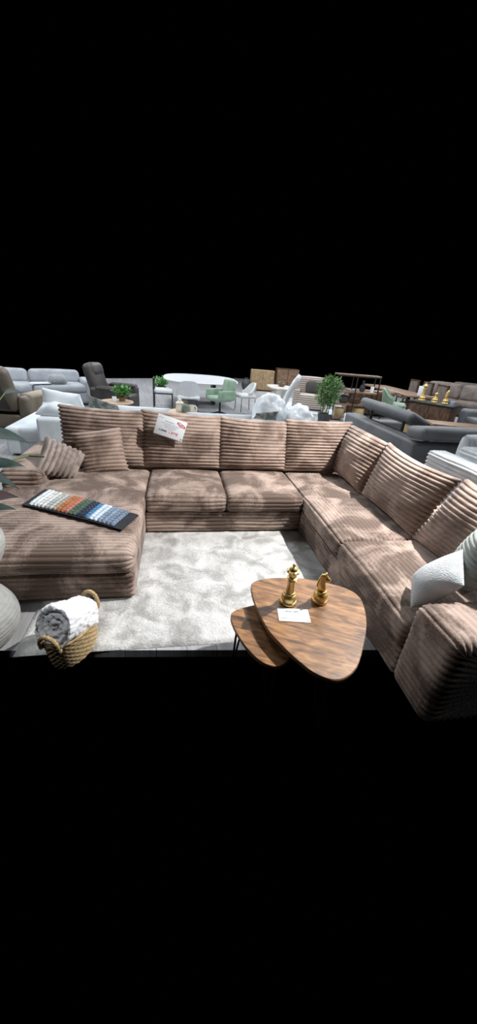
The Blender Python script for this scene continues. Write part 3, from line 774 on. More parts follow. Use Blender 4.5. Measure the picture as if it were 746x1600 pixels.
# bundle wrapped in white film
film = pbr('white_plastic_film', (.78, .82, .85), (.88, .90, .92), rough=.25, scale=9, bump=.5, bscale=22, distort=.5)
def blob(name, c, s, seed, amp=.05, freq=5, mat=film):
    m = Mesh(); n, q = 30, 44; P = np.zeros((n, q, 3))
    for i in range(n):
        th = PI*i/(n-1)
        for j in range(q):
            ph = 2*PI*j/q; P[i, j] = (s[0]*math.sin(th)*math.cos(ph), s[1]*math.sin(th)*math.sin(ph), s[2]*math.cos(th))
    m.grid(P, cv=True); o = m.build(name, mat, sharp=None); fuzz(o, amp, freq, seed); o.location = c; return o
tag(blob('wrapped_bundle', (1.88, 2.86, .76), (.28, .38, .33), 3), 'lumpy bundle in white plastic film on the white sofa', 'bundle')
tag(blob('wrapped_bundle', (2.40, 2.84, .67), (.25, .36, .25), 8), 'lower bundle in white plastic film next to the grey sofa', 'bundle')
Mesh_s = Mesh().tube([(2.10, 2.8, .93), (2.16, 2.8, 1.10), (2.26, 2.8, 1.30), (2.32, 2.8, 1.40)], [.045, .055, .05, .035], 10)
tag(Mesh_s.build('plastic_tube', film, sharp=None), 'twisted white plastic sleeve sticking up out of the wrapped bundle', 'sleeve')

# taupe recliner at the far left
def recliner(name, label, loc, rz, mat, mat2, s=1.0, group=None):
    t = thing(name, label, 'armchair', loc, rz, group); t.scale = (s,)*3
    part(t, 'base', mat, (0, 0, .17), (.72, .80, .26), .04)
    part(t, 'seat', mat, (0, -.06, .40), (.56, .66, .20), .07, .02)
    part(t, 'backrest', mat, (0, .40, .74), (.66, .22, .76), .08, .03, rot=rotm('X', -.28))
    part(t, 'head_cushion', mat2, (0, .42, .98), (.56, .22, .28), .09, .02, rot=rotm('X', -.28))
    for sx in (-1, 1):
        a = part(t, 'armrest', mat, (sx*.42, -.05, .36), (.20, .86, .56), .08)
        part(a, 'arm_pad', mat2, (sx*.42, -.10, .62), (.22, .66, .10), .05, .01)
    part(t, 'back_panel', M['dark_brown'], (0, .515, .70), (.44, .03, .62), .012, rot=rotm('X', -.28))
    part(t, 'footrest', mat, (0, -.46, .30), (.54, .12, .36), .05, .01)
    return t
recliner('recliner', 'taupe leather recliner with tan arm pad at the edge beside the white sofa', (-2.80, 4.40, 0), 2.92, M['taupe'], M['tan'], 1.0)

# light grey sofa further back on the left
lg = thing('sofa', 'light grey sofa with a furry round bolster, far behind the taupe recliner', 'sofa', (-3.35, 6.95, 0), .42)
part(lg, 'base', M['light_grey'], (0, 0, .20), (2.6, .95, .30), .05)
for i in range(2): part(lg, 'seat_cushion', M['light_grey'], (-.62 + 1.24*i, -.05, .42), (1.22, .92, .18), .06, .02)
for i in range(2): part(lg, 'back_cushion', M['light_grey'], (-.62 + 1.24*i, .40, .63), (1.20, .26, .34), .09, .02, rot=rotm('X', -.15))
part(lg, 'armrest', M['light_grey'], (1.33, -.02, .34), (.24, 1.0, .58), .08)
part(lg, 'armrest', M['light_grey'], (-1.33, -.02, .34), (.24, 1.0, .58), .08)
Mesh().box((0, 0, 0), (.42, .30, .22), .10, puff=.02).build('bolster', M['grey_fur'], lg, loc=(.60, -.28, .62))
pp = Mesh().box((0, 0, .004), (.46, .20, .004), .001, seg=1).build('price_sheet', M['card']); pp.location = (-3.02, 6.66, .545); pp.rotation_euler = (0, .0, .5)
tag(pp, 'white paper sheet lying on the seat of the light grey sofa', 'paper')

# dark brown recliner chair behind the oak side table
recliner('recliner', 'dark brown leather recliner behind the small round oak table', (-1.22, 6.2, 0), 1.35, M['dark_brown'], M['dark_brown'], 1.0)
# oak side table with a pot plant
ot = thing('side_table', 'small round pale oak table holding a green pot plant', 'table', (-.90, 4.55, 0)); ot.scale = (1, 1, 1.10)
Mesh().lathe([(0, .468), (.30, .468), (.325, .476), (.33, .488), (.325, .50), (0, .50)], 40).build('tabletop', M['oak'], ot, sharp=35)
Mesh().lathe([(0, 0), (.20, 0), (.20, .02), (.13, .05), (.11, .12), (.11, .40), (.13, .47), (0, .47)], 28).build('pedestal', M['oak'], ot, sharp=35)
pt = thing('pot_plant', 'bright green leafy plant in a small brown pot on the oak table', 'plant', (-.80, 4.60, .55))
Mesh().lathe([(0, 0), (.062, 0), (.075, .085), (.066, .085), (.06, .07), (0, .07)], 20).build('pot', M['pot'], pt)
def leafcloud(n, c, s, size, rnd, thin=.5, up=.2):
    m = Mesh()
    for _ in range(n):
        while True:
            p = np.array([rnd.uniform(-1, 1) for _ in range(3)])
            if p @ p < 1: break
        p = p * s + c
        d = np.array([rnd.gauss(0, 1), rnd.gauss(0, 1), rnd.gauss(up, .7)]); d /= np.linalg.norm(d)
        sd = np.cross(d, [rnd.gauss(0, .4), rnd.gauss(0, .4), 1]); sd /= (np.linalg.norm(sd) + 1e-9)
        nn = np.cross(d, sd); L = size * rnd.uniform(.7, 1.3); w = L*thin*.5
        m.add([p, p + d*L*.35 + sd*w, p + d*L*.75 + sd*w*.7, p + d*L + nn*L*.08, p + d*L*.75 - sd*w*.7, p + d*L*.35 - sd*w, p + d*L*.5 + nn*w*.3],
              [(0, 1, 6), (1, 2, 6), (2, 3, 6), (3, 4, 6), (4, 5, 6), (5, 0, 6)])
    return m
rnd = random.Random(5)
leafcloud(330, np.array([0, 0, .20]), np.array([.17, .17, .10]), .055, rnd, .75, .4).build('foliage', M['herb'], pt, smooth=False, weld=False)
m = Mesh()
for k in range(9): a = k*.7; m.tube([(.01*math.cos(a), .01*math.sin(a), .06), (.05*math.cos(a), .05*math.sin(a), .15), (.10*math.cos(a), .10*math.sin(a), .22)], .004, 6)
m.build('stem', M['stem'], pt)
cdd = Mesh().box((0, 0, .055), (.09, .004, .11), .001, seg=1).build('table_card', M['card']); cdd.location = (-.93, 4.42, .55); cdd.rotation_euler = (-.15, 0, -.2)
tag(cdd, 'blank white card standing on the oak table beside the pot plant', 'card')

# round table with cream crockery just behind the sofa
st = thing('side_table', 'small round wooden table with cream crockery behind the price-sign cushion', 'table', (.42, 4.06, 0))
Mesh().lathe([(0, .468), (.27, .468), (.295, .476), (.30, .488), (.295, .50), (0, .50)], 40).build('tabletop', M['oak'], st, sharp=35)
Mesh().lathe([(0, 0), (.18, 0), (.18, .02), (.06, .05), (.05, .12), (.05, .40), (.09, .47), (0, .47)], 24).build('pedestal', M['oak'], st, sharp=35)
jar = thing('lidded_jar', 'cream lidded ceramic jar on the small round table', 'jar', (.36, 4.02, .50)); jar.scale = (1.3,)*3
Mesh().lathe([(0, 0), (.055, 0), (.06, .02), (.055, .09), (.045, .12), (0, .12)], 22).build('body', M['ceramic'], jar)
Mesh().lathe([(0, .12), (.062, .12), (.06, .135), (.04, .15), (.025, .16), (.03, .175), (.022, .19), (0, .195)], 22).build('lid', M['ceramic'], jar)
gv = Mesh().lathe([(0, 0), (.035, 0), (.05, .05), (.045, .09), (.03, .12), (.024, .125), (0, .11)], 20).build('bud_vase', M['green_ceramic']); gv.location = (.475, 3.95, .50); gv.scale = (1.3,)*3
tag(gv, 'dark green bud vase between the cream jar and mug', 'vase')
mug = thing('mug', 'cream mug with a big round handle on the small round table', 'mug', (.59, 4.0, .50), -.3); mug.scale = (1.25,)*3
Mesh().lathe([(0, 0), (.04, 0), (.045, .02), (.045, .11), (.04, .11), (.038, .02), (0, .015)], 22).build('body', M['ceramic'], mug)
Mesh().tube([(.043 + .045*math.sin(a), 0, .058 + .045*math.cos(a)) for a in np.linspace(.15, PI-.15, 14)], .011, 8).build('handle', M['ceramic'], mug)

# dining set
dt = thing('dining_table', 'white oval dining table with chairs around it, at the back', 'table', (1.02, 8.32, 0))
oval = [(1.12*math.copysign(abs(math.cos(a))**.75, math.cos(a)), 1.35*math.copysign(abs(math.sin(a))**.75, math.sin(a))) for a in np.linspace(0, 2*PI, 60, endpoint=False)]
Mesh().prism(oval, .725, .755, r=.008).build('tabletop', M['white_top'], dt, sharp=35)
for sx in (-1, 1):
    Mesh().box((sx*.42, .2, .37), (.10, .75, .71), .02).build('leg', M['oak'] if sx < 0 else M['black'], dt)
def shell(w, h, d, thick, z0, n=28, mrows=10, arms=0.0):
    """curved tub back wrapping round the seat; opens toward -y"""
    P = np.zeros((n, mrows, 3)); Q = np.zeros((n, mrows, 3))
    for i in range(n):
        a = -PI*.5*1.06 + PI*1.06*i/(n-1)
        for j in range(mrows):
            t = j/(mrows-1)
            hh = h*(1 - (1-arms)*abs(math.sin(a))**4)
            x = (w/2)*math.sin(a)*(.90 + .10*t); y = d*math.cos(a)*(.9+.22*t)
            P[i, j] = (x, y, z0 + hh*t); Q[i, j] = (x - thick*math.sin(a), y - thick*math.cos(a), z0 + hh*t*.985)
    m = Mesh(); m.grid(P); m.grid(Q, flip=True)
    for a, b_ in ((P[0], Q[0]), (P[-1], Q[-1]), (P[:, 0], Q[:, 0]), (P[:, -1], Q[:, -1])): m.grid(np.array([a, b_]))
    return m
GD = 'chairs around the white dining table'
c2 = thing('dining_chair', 'white boucle dining chair with its rounded back toward the sofa', 'chair', (.60, 6.40, 0), PI, GD); c2.scale = (1.08, 1.08, 1.04)
# built with its back at +y and turned round so the back faces the viewer
shell(.60, .40, .27, .05, .44, arms=.25).build('backrest', M['boucle'], c2)
part(c2, 'seat', M['boucle'], (0, -.02, .44), (.52, .52, .10), .045, .015)
for sx in (-1, 1):
    Mesh().tube([(sx*.22, -.22, 0), (sx*.22, -.21, .40), (sx*.20, .22, .40), (sx*.22, .26, 0)], .013, 8).build('leg', M['black'], c2)
Mesh().tube([(-.20, .24, .30), (-.19, .25, .36), (-.15, .25, .40), (.15, .25, .40), (.19, .25, .36), (.20, .24, .30)], .012, 8).build('back_rail', M['black'], c2)
c1 = thing('dining_chair', 'white padded chair on a tall square black frame, left of the white table', 'chair', (-.07, 7.28, 0), 0, GD)
part(c1, 'seat', M['boucle'], (.02, 0, .46), (.50, .50, .12), .05, .015)
for x, y, h in [(-.25, -.25, .80), (-.25, .25, .80), (.25, -.25, .42), (.25, .25, .42)]:
    Mesh().box((x, y, h/2), (.028, .028, h), .004).build('leg', M['black'], c1)
part(c1, 'back_rail', M['black'], (-.25, 0, .79), (.028, .50, .028), .005)
for y in (-.25, .25): part(c1, 'seat_rail', M['black'], (0, y, .41), (.50, .026, .026), .004)
part(c1, 'seat_rail', M['black'], (.25, 0, .41), (.026, .50, .026), .004); part(c1, 'seat_rail', M['black'], (-.25, 0, .41), (.026, .50, .026), .004)
ga = thing('swivel_chair', 'sage green upholstered armchair on a black star base by the white table', 'chair', (1.45, 6.55, 0), -.62, GD)
part(ga, 'seat', M['green_velvet'], (0, -.02, .44), (.50, .52, .12), .05, .015)
part(ga, 'backrest', M['green_velvet'], (0, .27, .66), (.50, .09, .50), .04, .015, rot=rotm('X', -.16))
for sx in (-1, 1): part(ga, 'armrest', M['green_velvet'], (sx*.285, .0, .54), (.07, .54, .24), .03, .01)
Mesh().lathe([(0, .05), (.03, .05), (.025, .38), (0, .38)], 14).build('column', M['black'], ga)
sb = Mesh()
for k in range(4):
    a = PI/4 + k*PI/2; sb.tube([(0, 0, .09), (.33*math.cos(a), .33*math.sin(a), .012)], [.022, .012], 8)
sb.build('star_base', M['black'], ga)
# swap orientation: the chair faces the table, so its back is turned to the right
ga.rotation_euler = (0, 0, -1.05)
bx_ = thing('dining_chair', 'green chair at the far side of the white table, mostly hidden', 'chair', (2.30, 7.45, 0), -1.3, GD)
part(bx_, 'seat', M['boucle'], (0, -.02, .44), (.50, .50, .10), .045, .015)
shell(.56, .36, .26, .05, .44, arms=.3).build('backrest', M['boucle'], bx_)
for sx in (-1, 1):
    Mesh().tube([(sx*.22, -.22, 0), (sx*.20, -.21, .40), (sx*.20, .22, .40), (sx*.22, .26, 0)], .011, 8).build('leg', M['black'], bx_)
bx_['label'] = 'white boucle chair at the right side of the white table, behind the green armchair'
tp_ = thing('pot_plant', 'small green plant in a dark pot beyond the white padded chair', 'plant', (-.25, 10.4, .0))
Mesh().lathe([(0, 0), (.12, 0), (.17, .22), (.15, .22), (.13, .18), (0, .18)], 20).build('pot', M['dark_ceramic'], tp_)
leafcloud(150, np.array([0, 0, .36]), np.array([.26, .26, .16]), .12, rnd, .6, .4).build('foliage', M['herb'], tp_, smooth=False, weld=False)

# travertine coffee table on a white rug
wr = Mesh().prism([(3.25, 8.2), (4.9, 7.2), (6.0, 9.8), (4.1, 11.4)], .002, .02, r=.005).build('rug', M['white_cloth'], sharp=40)
tag(wr, 'white rug under the pale stone table in the distance', 'rug')
tv = thing('coffee_table', 'pale stone coffee table with a soft square top in the distance', 'table', (4.10, 10.15, .02))
sq = [(.46*math.copysign(abs(math.cos(a))**.6, math.cos(a)), .62*math.copysign(abs(math.sin(a))**.6, math.sin(a))) for a in np.linspace(0, 2*PI, 48, endpoint=False)]
Mesh().prism(sq, .42, .47, r=.01).build('tabletop', M['travertine'], tv, sharp=35)
Mesh().box((-.12, -.12, .21), (.20, .42, .42), .03).build('leg', M['travertine'], tv)
Mesh().box((.12, .12, .21), (.20, .42, .42), .03).build('leg', M['travertine'], tv)
bw = thing('flower_bowl', 'brown bowl of dried flowers on the pale stone table', 'bowl', (4.12, 10.1, .49))
Mesh().lathe([(0, 0), (.06, 0), (.15, .06), (.14, .06), (0, .03)], 20).build('bowl', M['pot'], bw)
leafcloud(60, np.array([0, 0, .10]), np.array([.12, .12, .06]), .08, rnd, .8).build('flowers', M['tan'], bw, smooth=False, weld=False)
# ochre cabinet and dark vases
oc = thing('cabinet', 'low ochre wooden cabinet beyond the pale stone table', 'cabinet', (4.0, 12.9, 0), -.1)
part(oc, 'body', M['beige_box'], (0, 0, .45), (1.0, .5, .80), .01); part(oc, 'plinth', M['black'], (0, 0, .025), (.9, .42, .05), .005)
for sx in (-1, 1): part(oc, 'door', M['beige_box'], (sx*.245, -.258, .45), (.47, .02, .74), .004)
dc = thing('cabinet', 'tall dark brown cabinet beside the ochre one', 'cabinet', (5.2, 13.2, 0), -.1)
part(dc, 'body', M['dark_wood'], (0, 0, .50), (1.0, .5, .92), .01); part(dc, 'plinth', M['black'], (0, 0, .02), (.9, .42, .04), .005)
for sx in (-1, 1): part(dc, 'door', M['mid_wood'], (sx*.245, -.258, .50), (.47, .02, .84), .004)
dv = Mesh().lathe([(0, 0), (.12, 0), (.19, .14), (.20, .26), (.14, .40), (.08, .46), (.09, .50), (.06, .50), (0, .45)], 24).build('vase', M['dark_ceramic']); dv.location = (3.28, 12.75, 0)
tag(dv, 'round black vase on the floor left of the ochre cabinet', 'vase')
bv = Mesh().lathe([(0, 0), (.10, 0), (.14, .12), (.13, .26), (.07, .34), (.08, .37), (.05, .37), (0, .32)], 24).build('vase', M['tan']); bv.location = (3.50, 12.2, 0)
tag(bv, 'small beige vase in front of the ochre cabinet', 'vase')

# white tub chair and striped armchair near the pale stone table
tc_ = thing('tub_chair', 'rounded white tub chair behind the pale stone table', 'armchair', (5.4, 10.7, .02), .5)
shell(.85, .42, .42, .10, .30, arms=.6).build('backrest', M['boucle'], tc_); part(tc_, 'seat', M['boucle'], (0, -.05, .24), (.76, .72, .36), .09, .02)
part(tc_, 'base', M['black'], (0, 0, .03), (.5, .5, .06), .01)
def striped(name, c1, c2, scale):
    m, n, l, b = new_mat(name); tc = n.new('ShaderNodeTexCoord'); w = n.new('ShaderNodeTexWave'); w.bands_direction = 'Z'
    w.inputs['Scale'].default_value = scale; w.inputs['Distortion'].default_value = 1.2; l.new(tc.outputs['Object'], w.inputs['Vector'])
    r = ramp(n, [(.3, c1), (.6, c2)]); l.new(w.outputs['Fac'], r.inputs['Fac']); l.new(r.outputs['Color'], b.inputs['Base Color']); b.inputs['Roughness'].default_value = .9
    return m
M['striped'] = striped('brown_striped_fabric', (.20, .14, .11), (.50, .44, .40), 5.0)
sa = thing('armchair', 'brown and cream striped armchair behind the plastic sleeve', 'armchair', (4.62, 8.35, .02), -.35)
part(sa, 'seat', M['striped'], (0, 0, .25), (.86, .85, .42), .07, .02)
part(sa, 'backrest', M['striped'], (0, .38, .66), (.90, .24, .62), .09, .02)
for sx in (-1, 1): part(sa, 'armrest', M['striped'], (sx*.44, .0, .34), (.20, .9, .58), .08)
part(sa, 'cushion', M['dark_brown'], (.05, .22, .66), (.42, .14, .36), .06, .02, rot=rotm('X', -.2))
for x, y in [(-.35, -.35), (.35, -.35), (-.35, .35), (.35, .35)]: part(sa, 'foot', M['black'], (x, y, .02), (.05, .05, .04), .005)

# bamboo
bb = thing('bamboo_plant', 'tall bushy green bamboo in a dark pot in front of the metal shelf', 'plant', (4.30, 6.15, 0))
Mesh().lathe([(0, 0), (.15, 0), (.19, .26), (.17, .26), (.15, .2), (0, .2)], 24).build('pot', M['dark_ceramic'], bb)
for k in range(12):
    a = k*2.4; r = .04 + .006*k; tx, ty = .26*math.cos(a)*(.4+.05*k), .22*math.sin(a)*(.4+.05*k)
    Mesh().tube([(r*math.cos(a), r*math.sin(a), .18), (r*math.cos(a)+tx*.4, r*math.sin(a)+ty*.4, .7), (tx, ty, 1.12 + .02*(k % 4))], [.007, .006, .004], 6).build('stem', M['stem'], bb)
bf = leafcloud(1500, np.array([0, 0, .84]), np.array([.34, .30, .42]), .11, rnd, .22, -.1)
bf.build('foliage', M['bamboo'], bb, smooth=False, weld=False)
pc = Mesh().box((0, 0, 0), (.09, .004, .13), .001, seg=1).build('price_tag', M['card']); pc.location = (4.30, 5.80, .36); pc.rotation_euler = (-.3, 0, 0)
tag(pc, 'small white price tag hanging low in the bamboo leaves', 'tag')

# black metal shelf with wooden boards
sh = thing('shelf_unit', 'open black metal shelf with brown boards behind the bamboo', 'shelf', (5.35, 6.75, 0), -.12)
for x in (-.60, -.05, .60):
    for y in (-.17, .17): part(sh, 'post', M['black'], (x, y, .62), (.03, .03, 1.24), .004)
for z in (.08, .46, .80): part(sh, 'board', M['mid_wood'], (0, 0, z), (1.24, .36, .04), .005)
for y in (-.17, .17): part(sh, 'rail', M['black'], (0, y, 1.225), (1.23, .03, .03), .004)
part(sh, 'board', M['mid_wood'], (0, 0, 1.255), (1.24, .36, .03), .005)
for x in (-.35, .28):
    Mesh().tube([(x-.22, .17, .48), (x+.22, .17, .78)], .008, 6).build('brace', M['black'], sh)
def at_shelf(x, y, z):
    v = Matrix.Rotation(-.12, 3, 'Z') @ Vector((x, y, 0)); return (5.35+v.x, 6.75+v.y, z)
def item(name, o, loc, label, cat, rz=0):
    o.location = loc; o.rotation_euler = (0, 0, rz); return tag(o, label, cat)
item('v', Mesh().lathe([(0, 0), (.07, 0), (.10, .07), (.09, .14), (.05, .18), (.06, .20), (.04, .20), (0, .17)], 20).build('vase', M['green_ceramic']), at_shelf(-.42, 0, .82), 'olive green vase on the upper shelf board', 'vase')
item('v', Mesh().lathe([(0, 0), (.05, 0), (.085, .06), (.07, .16), (.03, .22), (.035, .30), (.02, .30), (0, .25)], 20).build('vase', M['dark_ceramic']), at_shelf(.20, 0, .82), 'slim black vase on the upper shelf board', 'vase')
item('v', Mesh().lathe([(0, 0), (.10, 0), (.15, .08), (.14, .18), (.08, .22), (.06, .21), (0, .18)], 20).build('vase', M['dark_ceramic']), at_shelf(-.28, 0, .48), 'round black pot on the middle shelf board', 'vase')
item('b', Mesh().box((0, 0, .02), (.26, .20, .04), .004).build('magazine', M['blue_grey']), at_shelf(-.12, -.02, .82), 'blue-grey magazine lying on the upper shelf board', 'book', .2)
item('c', Mesh().lathe([(0, 0), (.05, 0), (.05, .16), (.045, .17), (0, .17)], 18).build('candle', M['white_top']), at_shelf(.47, -.05, .82), 'white pillar candle at the right end of the upper shelf board', 'candle')
for k in range(4):
    bk_ = item('b', Mesh().box((0, 0, .09 + .01*k), (.028, .14, .18 + .02*k), .003).build('book', [M['card'], M['dark_ceramic'], M['tan'], M['blue_grey']][k]), at_shelf(.30 + .034*k, .02, .48),
         ['white', 'black', 'tan', 'blue-grey'][k] + ' book in the upright row on the middle shelf board', 'book', -.12)
    bk_['group'] = 'books on the metal shelf'

for k, (x, y, z, sc) in enumerate([(-.36, -.02, .10, 1.0), (.22, 0, .10, 1.15)]):
    wbk = Mesh().lathe([(0, 0), (.11, 0), (.15, .10), (.15, .20), (.135, .24), (.125, .24), (.135, .12), (0, .02)], 22).build('basket', M['seagrass']); wbk.scale = (sc,)*3
    item('b', wbk, at_shelf(x, y, z), ['woven tan basket at the left of the lowest shelf board', 'larger woven tan basket right of the other on the lowest shelf board'][k], 'basket')
item('b', Mesh().box((0, 0, .07), (.22, .24, .14), .01).build('storage_box', M['dark_wood']), at_shelf(.05, .02, .48), 'dark wooden box between the black pot and the books on the middle board', 'box')
sd = thing('sideboard', 'long low brown sideboard standing behind the metal shelf', 'sideboard', (6.45, 7.9, 0), -.15)
part(sd, 'body', M['mid_wood'], (0, 0, .42), (1.5, .45, .70), .012); part(sd, 'plinth', M['black'], (0, 0, .035), (1.3, .36, .07), .005)
for k in range(3): part(sd, 'door', M['dark_wood'], (-.49 + .49*k, -.235, .42), (.46, .02, .60), .005)
# anthracite corner sofa with raised headrests
gs = thing('corner_sofa', 'anthracite leather corner sofa with raised headrests behind the brown sofa', 'sofa', (0, 0, 0))
K = M['grey_leather']
part(gs, 'back_frame', K, (3.70, 2.32, .40), (.30, 2.28, .70), .05)
part(gs, 'back_frame', K, (4.40, 1.31, .385), (1.72, .31, .735), .05)
part(gs, 'base', K, (4.15, 2.32, .20), (.95, 2.2, .28), .04)
part(gs, 'base', K, (4.60, 1.70, .20), (1.4, .95, .28), .04)
part(gs, 'seat_cushion', K, (4.30, 2.75, .40), (.90, 1.15, .18), .06, .02)
part(gs, 'seat_cushion', K, (4.62, 1.80, .40), (1.3, .78, .18), .06, .02)
def headrest(c, s, rot): return part(gs, 'headrest', K, c, s, .07, .015, rot=rot)
headrest((3.86, 2.42, .955), (.36, 1.62, .15), rotm('Y', .42))
headrest((4.18, 1.17, .885), (1.38, .40, .17), rotm('X', -.12))
for y in (1.9, 2.9): part(gs, 'hinge', M['black'], (3.80, y, .80), (.03, .05, .20), .005)
for x in (3.8, 4.6): part(gs, 'hinge', M['black'], (x, 1.28, .77), (.05, .03, .12), .005)
part(gs, 'armrest', K, (4.25, 3.56, .33), (1.35, .24, .56), .06)
for x, y in [(3.7, 1.35), (3.7, 3.3), (5.1, 1.35), (4.7, 3.4)]: part(gs, 'foot', M['black'], (x, y, .03), (.06, .06, .06), .005)
tg = Mesh().box((0, 0, 0), (.004, .05, .16), .001, seg=1).build('hang_tag', M['card']); tg.location = (3.545, 3.40, .66)
tag(tg, 'narrow white tag hanging at the far end of the anthracite sofa back', 'tag')

# second anthracite sofa further right
g2 = thing('sofa', 'second anthracite sofa at the edge of view behind the dark chest', 'sofa', (8.55, 4.75, 0), -.05)
part(g2, 'base', K, (0, 0, .22), (1.1, 1.6, .32), .05); part(g2, 'seat_cushion', K, (-.05, 0, .42), (1.0, 1.3, .16), .05, .02)
part(g2, 'back_frame', K, (.48, 0, .46), (.26, 1.7, .62), .07); part(g2, 'armrest', K, (-.05, .78, .40), (1.1, .28, .56), .10); part(g2, 'armrest', K, (-.05, -.78, .40), (1.1, .28, .56), .10)
part(g2, 'headrest', K, (.42, .1, .86), (.28, 1.25, .20), .09, .02)

# white ribbed armchair at the right edge
wa = thing('armchair', 'white ribbed cord armchair at the right edge, beside the anthracite sofa', 'armchair', (3.12, .35, 0), 0)
RW = M['white_rib']
kw = dict(pitch=.044, amp=.030, r=.05, re=.04, nt=30)
ribblock('armrest', 'y', (.0, -.90, .05), (.85, .0, .885), RW, wa, seed=51, **kw) if False else None
ribblock('side_panel', 'y', (.0, -1.0, .05), (.24, .01, .875), RW, wa, seed=51, **kw)
ribblock('side_panel', 'y', (.95, -1.0, .05), (1.19, .01, .875), RW, wa, seed=55, **kw)
ribblock('seat', 'y', (.22, -.98, .05), (.97, -.02, .50), RW, wa, seed=52, **kw)
def vrib(name, c, s, seed):
    """upright panel with vertical cords"""
    n = int(round(s[0]/.036)); U = np.linspace(-1, 1, n*8+1); V = np.linspace(-1, 1, 16); m = Mesh()
    for sg in (1, -1):
        P = np.zeros((len(U), len(V), 3))
        for i, u in enumerate(U):
            for j, v in enumerate(V):
                rbv = lobe(np.array((u+1)/2*n)); th = (1-abs(u)**6)**.5*(1-abs(v)**6)**.5
                P[i, j] = (c[0] + u*s[0]/2, c[1] + sg*(s[1]/2*th + .009*(rbv-1)*min(1, th*2)), c[2] + v*s[2]/2*(1 - .04*u*u))
        m.grid(P, flip=sg < 0)
    return m.build(name, RW, wa, sharp=None)
vrib('backrest', (.74, -.04, .72), (.72, .26, .72), 53)
ribblock('arm_cushion', 'y', (.24, -.5, .50), (.55, -.16, .97), RW, wa, seed=54, **kw)
for x, y in [(.06, -.1), (.06, -.9), (1.1, -.1), (1.1, -.9)]: part(wa, 'foot', M['black'], (x, y, .025), (.05, .05, .05), .005)

# green tub chair and long wooden table
gc = thing('tub_chair', 'sage green velvet tub chair beside the long wooden table', 'chair', (6.75, 6.95, 0), -.55)
shell(.62, .42, .30, .05, .42, arms=.45).build('backrest', M['green_velvet'], gc)
part(gc, 'seat', M['green_velvet'], (0, -.04, .43), (.54, .56, .13), .05, .02)
for sx in (-1, 1):
    for sy in (-1, 1): Mesh().tube([(sx*.18, sy*.18, .38), (sx*.24, sy*.24, 0)], [.016, .010], 8).build('leg', M['black'], gc)
gc.rotation_euler = (0, 0, .95); gc.scale = (1.12, 1.12, 1.12)
wt = thing('dining_table', 'long rustic wooden table on black crossed legs', 'table', (7.85, 8.7, 0), -.06)
part(wt, 'tabletop', M['mid_wood'], (0, 0, .745), (.95, 3.4, .05), .012)
for y in (-1.1, 1.1):
    for sg in (-1, 1): Mesh().box((0, y, .36), (.08, .08, .88), .006, rot=rotm('X', sg*.62) @ np.eye(3)).build('leg', M['black'], wt)
    part(wt, 'cross_bar', M['black'], (0, y, .70), (.7, .10, .04), .005)
wc_ = Mesh().box((0, 0, .14), (.17, .02, .28), .002, seg=1).build('sign_card', M['card']); wc_.location = (7.80, 7.25, .77); wc_.rotation_euler = (0, 0, -.4)
tag(wc_, 'tall white card standing on the long wooden table', 'sign')
GC = 'brown chairs along the long wooden table'
bc0 = thing('dining_chair', 'dark brown framed chair at the near corner of the long wooden table', 'chair', (8.75, 7.85, 0), PI/2, GC)
part(bc0, 'seat', M['brown_sofa'], (0, 0, .46), (.48, .48, .09), .03, .01)
part(bc0, 'back_panel', M['brown_sofa'], (0, -.24, .78), (.44, .05, .50), .02, .01)
for sx in (-1, 1):
    part(bc0, 'back_post', M['dark_wood'], (sx*.24, -.26, .54), (.06, .06, 1.08), .01)
    part(bc0, 'leg', M['dark_wood'], (sx*.22, .20, .21), (.05, .05, .42), .01)
part(bc0, 'top_rail', M['dark_wood'], (0, -.26, 1.06), (.54, .06, .06), .01); part(bc0, 'bottom_rail', M['dark_wood'], (0, -.26, .52), (.44, .05, .05), .01)
copy_tree(bc0, loc=(8.85, 8.75, 0), label='dark brown framed chair in the middle of the far side of the wooden table')
copy_tree(bc0, loc=(8.92, 9.65, 0), label='dark brown framed chair at the far end of the wooden table, near the shelf')
stl = thing('stool', 'dark wooden stool with a padded seat under the long table', 'stool', (7.62, 7.45, 0), .2)
part(stl, 'seat', M['dark_wood'], (0, 0, .50), (.42, .38, .06), .02)
for sx in (-1, 1):
    for sy in (-1, 1): Mesh().tube([(sx*.15, sy*.13, .48), (sx*.18, sy*.16, 0)], .016, 8).build('leg', M['white_top'] if sx > 0 else M['dark_wood'], stl)

# dark chest with gold figures
ch = thing('sideboard', 'dark brown wooden sideboard carrying gold chess figures', 'sideboard', (7.30, 5.86, 0), -.95)
part(ch, 'body', M['dark_wood'], (0, 0, .37), (1.12, .60, .66), .02)
part(ch, 'top', M['black'], (0, 0, .725), (1.20, .66, .05), .012)
part(ch, 'plinth', M['black'], (0, 0, .02), (1.0, .5, .04), .005)
for sx in (-1, 1):
    d_ = part(ch, 'door', M['dark_wood'], (sx*.28, -.305, .37), (.54, .02, .60), .006); part(d_, 'handle', M['black'], (sx*.05, -.322, .40), (.015, .02, .14), .004)
def on_chest(x, y):
    v = Matrix.Rotation(-.95, 3, 'Z') @ Vector((x, y, 0)); return (7.30+v.x, 5.86+v.y, .75)
GG = 'gold chess figures on the dark sideboard'
chess_queen('tall gold chess queen on the dark sideboard', on_chest(-.34, -.02), 1.75, GG)
chess_knight('gold chess knight at the right end of the dark sideboard', on_chest(.26, .0), 1.75, 0, GG)
pw = thing('chess_pawn', 'gold chess pawn between the queen and the knight on the sideboard', 'sculpture', on_chest(-.0, -.02), 0, GG); pw.scale = (1.7,)*3
Mesh().lathe([(r, z) for r, z in base_prof] + [(.024, .083), (.018, .10), (.017, .105), (0, .105)], 28).build('base', M['gold'], pw)
Mesh().lathe([(0, .104), (.026, .105), (.026, .110), (.016, .113), (.023, .122), (.026, .133), (.023, .144), (.013, .152), (0, .155)], 28).build('head', M['gold'], pw)
